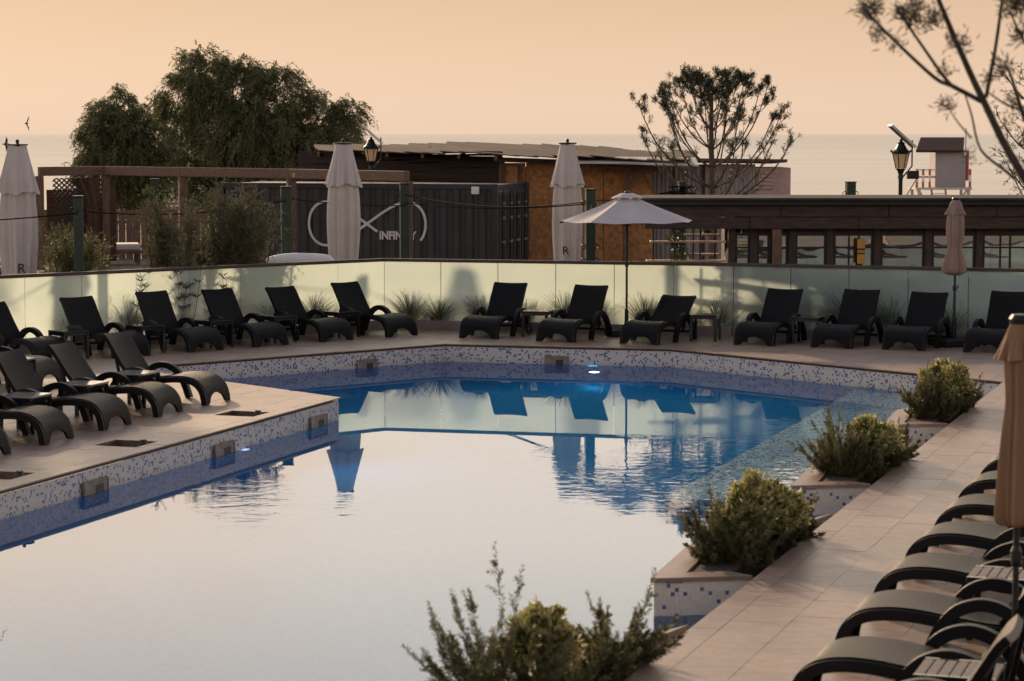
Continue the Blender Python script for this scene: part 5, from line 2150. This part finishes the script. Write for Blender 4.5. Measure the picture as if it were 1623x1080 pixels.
def needle_tuft(pos, direc, n, L, w, g, spread=.75, ax=.5):
    D = unit(np.asarray(direc)[None, :] + g.normal(size=(n, 3)) * spread)
    P = np.asarray(pos)[None, :] + g.normal(size=(n, 3)) * .02 + np.asarray(direc)[None, :] * g.uniform(-.10, .06, (n, 1)) * ax
    return leaves(P, D, L * g.uniform(.7, 1.15, n), w)


# stone pine behind the bar, drawn limb by limb
pt = thing('pine_tree', 'pine with bare lower limbs and tufted crown behind the bar roof', 'tree', (4.30, 52, 0))
g = np.random.default_rng(77)
trunk_pts = [(0, 0, 0), (.03, 0, 1.2), (0, 0, 2.0), (-.02, 0, 2.8), (-.03, 0, 3.5), (-.02, 0, 4.05), (-.01, 0, 4.4)]
MB().tube([tuple(p) for p in smooth_path(trunk_pts, 4)], [.10 - .083 * i / 24 for i in range(25)], 8).link('trunk', 'bark', pt, True)
V, F, H = [], [], []
base = 0


def put(v, f, lo, hi):
    global base
    V.append(v)
    F.append(f + base)
    H.append(g.uniform(lo, hi, len(f)))
    base += len(v)


for zb, n_, reach, rise in ((1.72, 7, 1.90, 1.35), (2.12, 7, 1.72, 1.62), (2.55, 6, 1.42, 1.58), (2.95, 6, 1.05, 1.36), (3.35, 5, .72, 1.02), (3.75, 4, .40, .62)):
    for q in range(n_):
        a = 2 * PI * (q + g.uniform(-.25, .25)) / n_ + zb * 2.3
        rc = .90 * reach * g.uniform(.78, 1.10)
        rs_ = rise * g.uniform(.85, 1.06)
        c_, s_ = math.cos(a), math.sin(a)
        pts = [(0, 0, zb), (c_ * rc * .36, s_ * rc * .36, zb + rs_ * .18), (c_ * rc * .72, s_ * rc * .72, zb + rs_ * .52), (c_ * rc * .93, s_ * rc * .93, zb + rs_ * .88), (c_ * rc, s_ * rc, zb + rs_ * 1.06)]
        sp_ = [tuple(p) for p in smooth_path(pts, 4)]
        r0 = .014 + .006 * (3.9 - zb)
        lm = MB()
        lm.tube(sp_, [r0 * (1 - .75 * i / (len(sp_) - 1)) for i in range(len(sp_))], 6)

        def sub(b0, dd, L, deep):
            e = b0 + dd * L
            lm.tube([b0, b0.lerp(e, .5) - Vector((0, 0, .02 * L)), e], [.008, .006, .0035], 4)
            green = e.z > 3.70 + g.uniform(-.4, .25)
            if green:
                put(*needle_tuft(e, (dd.x * .3, dd.y * .3, 1), 42, .095, .012, g, .9), 0, .8)
            elif e.z > 2.9 and g.uniform() < .7:
                put(*needle_tuft(e, dd, 22, .10, .011, g, .8), .2, 1)
            else:
                for f in (.45, .75, 1.0):
                    if g.uniform() < .75:
                        put(*needle_tuft(b0.lerp(e, f), dd, 9, .05, .012, g, 1.3), .5, 1)
            if deep:
                for f in (.45, .75):
                    if g.uniform() < .62:
                        d2 = Vector(unit(np.array([dd.x, dd.y, dd.z + .5]) + g.normal(size=3) * .5))
                        sub(b0.lerp(e, f), d2, L * g.uniform(.35, .6), False)
        for i in (4, 6, 8, 10, 11, 12, 13, 14, 15):
            dd = Vector(unit(np.array([c_ * .55, s_ * .55, .9]) + g.normal(size=3) * .42))
            sub(Vector(sp_[i]), dd, g.uniform(.20, .44) * (1.15 - .45 * (i / 16)), True)
        tip = Vector(sp_[-1])
        if tip.z > 3.0:
            put(*needle_tuft(tip, (c_ * .2, s_ * .2, 1), 60, .11, .012, g, .9), 0, .8)
        lm.link('limb', 'bark', pt, True)
for e_ in range(5):
    put(*needle_tuft(Vector((0, 0, 4.38)) + Vector(g.normal(size=3)) * .13, (0, 0, 1), 70, .14, .014, g, .62), 0, .8)
npmesh('needles', np.concatenate(V), np.concatenate(F), 'leaf_pine', pt, np.concatenate(H))

# second pine of which only the left fringe shows at the right edge
pr_ = thing('pine_tree', 'pine of which only twigs show at the right edge beyond the bar', 'tree', (10.85, 49.7, 0))
MB().tube([(0, 0, 0), (.05, 0, 2.0), (0, 0, 4.3)], [.10, .07, .015], 8).link('trunk', 'bark', pr_, True)
V, F, H = [], [], []
base = 0
for q in range(16):
    a = g.uniform(0, 2 * PI)
    zb = 1.7 + q * .14
    c_, s_ = math.cos(a) if q % 2 else -abs(math.cos(a)), math.sin(a)
    rc = g.uniform(.5, .95)
    sp_ = [tuple(p) for p in smooth_path([(0, 0, zb), (c_ * rc * .5, s_ * rc * .5, zb + .25), (c_ * rc, s_ * rc, zb + .85)], 4)]
    lm = MB().tube(sp_, [.028 * (1 - .8 * i / 8) for i in range(9)], 6)
    for i in range(3, 9):
        for e_ in range(2):
            b0 = Vector(sp_[i])
            dd = Vector(unit(np.array([c_ * .6, s_ * .6, .7]) + g.normal(size=3) * .6))
            e = b0 + dd * g.uniform(.12, .3)
            lm.tube([b0, e], [.008, .004], 4)
            put(*needle_tuft(e, dd, 16, .10, .014, g, .9), 0, 1)
    lm.link('limb', 'bark', pr_, True)
npmesh('needles', np.concatenate(V), np.concatenate(F), 'leaf_pine', pr_, np.concatenate(H))

# near pine whose limb reaches in from the right
nr = thing('pine_tree', 'near pine whose out of focus limb crosses the upper right corner', 'tree', (3.514, 11.5, 0))


def nb(zx, zy, dy=0.0):
    """limb points in metres: across and height"""
    x = 1223 + zx / 3.375
    y = zy / 3.375
    k = (11.5 + dy) / 3832
    return ((x - 811.5) * k - 3.514, dy, 3.3 - (y - 212) * k)


MB().tube([tuple(p) for p in smooth_path([(0, 0, 0), (.02, 0, 1.2), (.03, .02, 2.2), (.0, .05, 3.6), (.05, .05, 5.2)], 4)], [.085 - .065 * i / 16 for i in range(17)], 10).link('trunk', 'bark_dark', nr, True)


def limb(pts, r0, r1):
    r0, r1 = r0 * 1.25, r1 * 1.25
    sp_ = [tuple(p) for p in smooth_path(pts, 4)]
    n = len(sp_) - 1
    MB().tube(sp_, [r0 + (r1 - r0) * i / n for i in range(n + 1)], 7).link('limb', 'bark_dark', nr, True)


limb([(.02, 0, 1.7), (-.58, 0, 2.40), nb(1350, 960), nb(1120, 540), nb(990, 270), nb(870, 0), nb(800, -160)], .020, .007)
limb([nb(1110, 545), nb(950, 462), nb(860, 420), nb(660, 240), nb(520, 100), nb(490, 60)], .010, .004)
limb([nb(950, 462), nb(890, 390), nb(740, 180), nb(650, 50)], .008, .004)
limb([nb(1135, 520), nb(1180, 260, .15), nb(1212, 0, .25), nb(1230, -150, .3)], .008, .005)
limb([nb(1345, 650, .3), nb(1300, 520, .3), nb(1262, 400, .3), nb(1230, 350, .3)], .009, .004)
limb([nb(1300, 960, .2), nb(1240, 910, .2), nb(1110, 800, .2), nb(1060, 620, .2), nb(1020, 500, .2)], .007, .003)
limb([nb(1060, 740, -.3), nb(990, 660, -.3), nb(925, 565, -.3)], .004, .002)
limb([nb(1345, 600, .2), nb(1240, 560, .2), nb(1150, 500, .2)], .005, .003)
limb([nb(1380, 300, .2), nb(1310, 190, .2), nb(1250, 60, .2)], .007, .003)
for q in range(11):                                    # the rest of its crown, out to the right and above
    a = -1.5 + 3.0 * q / 10
    zb = 2.5 + .24 * q
    limb([(.03, .03, zb), (.45 * math.cos(a), .45 * math.sin(a), zb + .25), (1.0 * math.cos(a), 1.0 * math.sin(a), zb + .75), (1.35 * math.cos(a), 1.35 * math.sin(a), zb + 1.4)], .022, .006)
V, F, H = [], [], []
base = 0
for q in range(11):
    a = -1.5 + 3.0 * q / 10
    zb = 2.5 + .24 * q
    for e_ in range(12):
        u = g.uniform(.45, 1.05)
        put(*needle_tuft((1.35 * u * math.cos(a) + g.normal() * .12, 1.35 * u * math.sin(a) + g.normal() * .12, zb + 1.4 * u ** 1.6 + g.normal() * .1), (.2, 0, 1), 50, .08, .006, g, .9), 0, 1)
for zx, zy, n, L in ((520, 55, 90, .085), (490, 80, 40, .08), (555, 190, 55, .06), (690, 75, 80, .08), (735, 110, 80, .08), (765, 25, 60, .07), (845, 120, 60, .07), (860, 75, 40, .06), (655, 240, 40, .045),
                     (915, 385, 40, .05), (925, 565, 60, .06), (1000, 235, 60, .06), (950, 235, 30, .05), (1230, 360, 80, .07), (1150, 430, 40, .05), (1245, 60, 70, .06), (1310, 190, 70, .07), (1325, 35, 110, .09),
                     (1270, 545, 50, .05), (1250, 660, 30, .04), (1290, 20, 60, .08), (1060, 830, 30, .04)):
    p = nb(zx, zy, g.uniform(-.12, .2))
    put(*needle_tuft(p, (-.3, 0, .5), int(n * 1.5), L * .78, .0065, g, .95, .4), 0, 1)
npmesh('needles', np.concatenate(V), np.concatenate(F), 'leaf_pine_near', nr, np.concatenate(H))


# ------------------------------------------------------------------ shrubs and grasses behind the glass
def airy_shrub(loc, w, d, h, n, seed, label, m_='leaf_olive', cat='shrub', name='olive_shrub', lean=0.0):
    g_ = np.random.default_rng(seed)
    t = thing(name, label, cat, loc, 0, 'shrubs behind the glass fence')
    st = MB()
    P, D = [], []
    k = max(9, n // 75)
    for i in range(k):
        a = g_.uniform(0, 2 * PI)
        rr = g_.uniform(0, 1) ** .5
        top = Vector((math.cos(a) * rr * w / 2 + lean * h, math.sin(a) * rr * d / 2, h * g_.uniform(.72, 1.05)))
        b0 = Vector((g_.normal() * .1, g_.normal() * .1, 0))
        m1 = b0.lerp(top, .5) + Vector((math.cos(a) * .1, 0, .1))
        sp_ = [tuple(p) for p in smooth_path([b0, m1, top], 5)]
        st.tube(sp_, [.018 * (1 - .85 * q / 10) for q in range(11)], 5)
        for q in range(n // k):
            u = g_.uniform(.25, 1)
            i0 = min(9, int(u * 10))
            p = Vector(sp_[i0]).lerp(Vector(sp_[i0 + 1]), u * 10 - i0)
            dd = unit(np.array([0, 0, .9]) + g_.normal(size=3) * .75)
            P.append(p)
            D.append(dd)
    V_, F_, H_ = sprays(np.array(P), np.array(D), 10, g_.uniform(.12, .32, len(P)), .12, .050, .016, .6)
    npmesh('foliage', V_, F_, m_, t, H_)
    st.link('stems', 'bark', t, True)
    return t


airy_shrub((-5.62, 40.0, 0), 1.0, .8, 2.2, 1700, 61, 'tall airy grey green olive shrub left of the bracket post')
airy_shrub((-4.68, 40.9, 0), 1.35, .9, 2.3, 2600, 62, 'widest airy grey green shrub, in front of the container end')
airy_shrub((-7.35, 41.3, 0), 1.0, .9, 1.5, 1500, 63, 'dark rounded shrub between the first two green posts', 'leaf_tamarisk')
airy_shrub((-8.15, 43.5, 0), .8, .7, 1.55, 420, 64, 'sparse twiggy shrub just right of the left parasol', 'leaf_olive')
airy_shrub((-8.75, 41.4, 0), .7, .6, 1.2, 800, 65, 'dark bush at the left edge below the closed parasol', 'leaf_tamarisk')
airy_shrub((-5.35, 41.6, 0), 1.2, .8, 1.55, 1500, 66, 'low grey green shrub below the cable near the fence')


def grass(loc, r, h, n, seed, label, m_='leaf_grass'):
    g_ = np.random.default_rng(seed)
    t = thing('grass_clump', label, 'grass clump', loc, 0, 'grass clumps behind the glass fence')
    az = g_.uniform(0, 2 * PI, n)
    out = g_.uniform(.1, 1, n)
    P0 = np.stack([np.cos(az) * .06 * out, np.sin(az) * .06 * out, np.zeros(n)], 1)
    Hh = h * g_.uniform(.55, 1.1, n)
    rows = 6
    V_ = []
    for i in range(rows):
        u = i / (rows - 1)
        c = P0 + np.stack([np.cos(az) * r * out * u ** 1.8, np.sin(az) * r * out * u ** 1.8, Hh * (u - .22 * out * u ** 3)], 1)
        wd = .0058 * (1 - u) + .0016
        sd = np.stack([-np.sin(az), np.cos(az), np.zeros(n)], 1) * wd
        V_.append(c - sd)
        V_.append(c + sd)
    V_ = np.stack(V_, 1).reshape(-1, 3)
    F_ = np.concatenate([np.stack([np.arange(n) * 12 + 2 * i, np.arange(n) * 12 + 2 * i + 1, np.arange(n) * 12 + 2 * i + 3, np.arange(n) * 12 + 2 * i + 2], 1) for i in range(rows - 1)])
    npmesh('blades', V_, F_, m_, t, np.tile(g_.uniform(0, 1, n), rows - 1))
    return t


def behind(u, seg, off):
    a, b_ = Vector(seg[0]), Vector(seg[1])
    d = (b_ - a).normalized()
    n_ = Vector((-d.y, d.x))
    p = a.lerp(b_, u) + n_ * off
    return (p.x, p.y, -.03)


GR = [(FL0, FM, .62, .30, .75), (FL0, FM, .685, .35, .85), (FL0, FM, .74, .4, .6), (FL0, FM, .80, .3, .9), (FL0, FM, .86, .35, .7), (FL0, FM, .915, .3, .75), (FL0, FM, .965, .35, .6),
      (FM, FR, .06, .3, .72), (FM, FR, .15, .3, .66), (FM, FR, .27, .35, .70), (FM, FR, .40, .3, .62), (FM, FR, .52, .25, .75), (FM, FR, .60, .35, .66), (FM, FR, .74, .3, .74), (FM, FR, .84, .35, .6), (FM, FR, .95, .3, .7),
      (FR, FR2, .08, .35, .8), (FR, FR2, .20, .3, .95), (FR, FR2, .27, .35, .85), (FR, FR2, .37, .3, .7), (FR, FR2, .50, .4, .75), (FR, FR2, .62, .4, .7)]
nums = ['first', 'second', 'third', 'fourth', 'fifth', 'sixth', 'seventh', 'eighth', 'ninth']
cnt_ = {}
for i, (a, b_, u, off, h) in enumerate(GR):
    sec = 'left' if a is FL0 else 'middle' if a is FM else 'right'
    c = cnt_.get(sec, 0)
    cnt_[sec] = c + 1
    grass(behind(u, (a, b_), off * .75), .50 + .16 * (i % 3), h, 620, 700 + i, '%s clump of arching grass from the left behind the %s glass panes' % (nums[c], sec))


def flower_stems(loc, n, h, seed, label):
    """tall bare stems with whorled heads of narrow leaves"""
    g_ = np.random.default_rng(seed)
    t = thing('stem_plant', label, 'plant', loc, 0, 'tall stemmed plants behind the left glass')
    st = MB()
    P, D = [], []
    for i in range(n):
        b0 = Vector((g_.normal() * .12, g_.normal() * .08, 0))
        e = b0 + Vector((g_.normal() * .12, g_.normal() * .08, h * g_.uniform(.65, 1.05)))
        st.tube([b0, b0.lerp(e, .5) + Vector((.02, 0, 0)), e], [.006, .005, .003], 4)
        for f in (.62, .82, 1.0):
            for q in range(14):
                a = g_.uniform(0, 2 * PI)
                P.append(b0.lerp(e, f))
                D.append(unit(np.array([math.cos(a), math.sin(a), .75])))
    V_, F_ = leaves(np.array(P), np.array(D), .12, .018)
    npmesh('leaves', V_, F_, 'leaf_olive', t, g_.uniform(0, 1, len(F_)))
    st.link('stems', 'bark', t)


flower_stems(behind(.695, (FL0, FM), .11), 6, 1.12, 801, 'tall stems with whorled leaves behind the fourth lounger from the bend')
flower_stems(behind(.745, (FL0, FM), .10), 8, 1.18, 802, 'tallest whorled stems reaching the handrail behind the middle left lounger')
flower_stems(behind(.79, (FL0, FM), .12), 6, 1.0, 803, 'whorled stems behind the second lounger from the fence bend')

# hanging plant on the bar shelf
t = thing('hanging_plant', 'green trailing plant hanging from the bar shelf', 'plant', (2.816, 41.44, 1.085))
g_ = np.random.default_rng(91)
P = np.stack([g_.normal(size=420) * .075, g_.normal(size=420) * .06, g_.uniform(.0, .62, 420)], 1)
P[:, 0] += .04 * np.sin(P[:, 2] * 12)
V_, F_ = leaves(P, unit(g_.normal(size=(420, 3)) + np.array([0, -.4, -.5])), .055, .036)
npmesh('leaves', V_, F_, 'leaf_ivy', t, g_.uniform(0, 1, 420))
MB().tube([(0, 0, .6), (.03, 0, .3), (0, 0, 0.0)], .006, 5).link('vine', 'bark', t)
MB().lathe([(.05, .58), (.075, .60), (.085, .70), (.0, .70)], 12).link('pot', 'dark_metal', t)
# small plant on the upper shelf and dried ivy head on the second green post
t = thing('pot_plant', 'small dark pot plant on the upper bar shelf', 'plant', (3.40, 42.0, 1.575))
P = np.stack([g_.normal(size=60) * .06, g_.normal(size=60) * .05, g_.uniform(.02, .08, 60)], 1)
V_, F_ = leaves(P, unit(g_.normal(size=(60, 3)) + np.array([0, 0, .5])), .06, .02)
npmesh('leaves', V_, F_, 'leaf_ivy', t, g_.uniform(0, 1, 60))
MB().lathe([(.035, 0), (.05, .05), (.0, .05)], 10).link('pot', 'dark_metal', t)
t = thing('ivy', 'tuft of ivy wrapped round the head of the post inside the pergola opening', 'plant', (-7.38, 50.0, 2.1))
P = np.stack([g_.normal(size=160) * .13, g_.normal(size=160) * .12 - .05, g_.normal(size=160) * .10], 1)
V_, F_ = leaves(P, unit(g_.normal(size=(160, 3))), .07, .045)
npmesh('leaves', V_, F_, 'leaf_ivy', t, g_.uniform(0, 1, 160))

# ------------------------------------------------------------------ birds
for x, y, z, rz, lab in ((-12.0, 60, 3.55, .6, 'small dark bird in flight above the horizon at left'), (-12.52, 60, 3.04, 1.2, 'small dark bird in flight beside the left parasol top')):
    t = thing('bird', lab, 'bird', (x, y, z), rz, 'birds over the sea')
    b_ = MB()
    b_.lathe(dense([(.0, -.11), (.02, -.06), (.028, 0), (.022, .06), (.012, .09), (0, .105)], 3), 8)
    for s_ in (-1, 1):
        b_.add([(0, s_ * .015, -.03), (0, s_ * .015, .04), (.05, s_ * .10, .03), (.09, s_ * .2, -.05), (.04, s_ * .1, -.03), (.008, s_ * .015, 0)], [(0, 1, 2, 4), (4, 2, 3), (0, 4, 2, 1)])
    o = b_.link('body', 'bird', t)
    o.rotation_euler = (R(90), 0, 0)
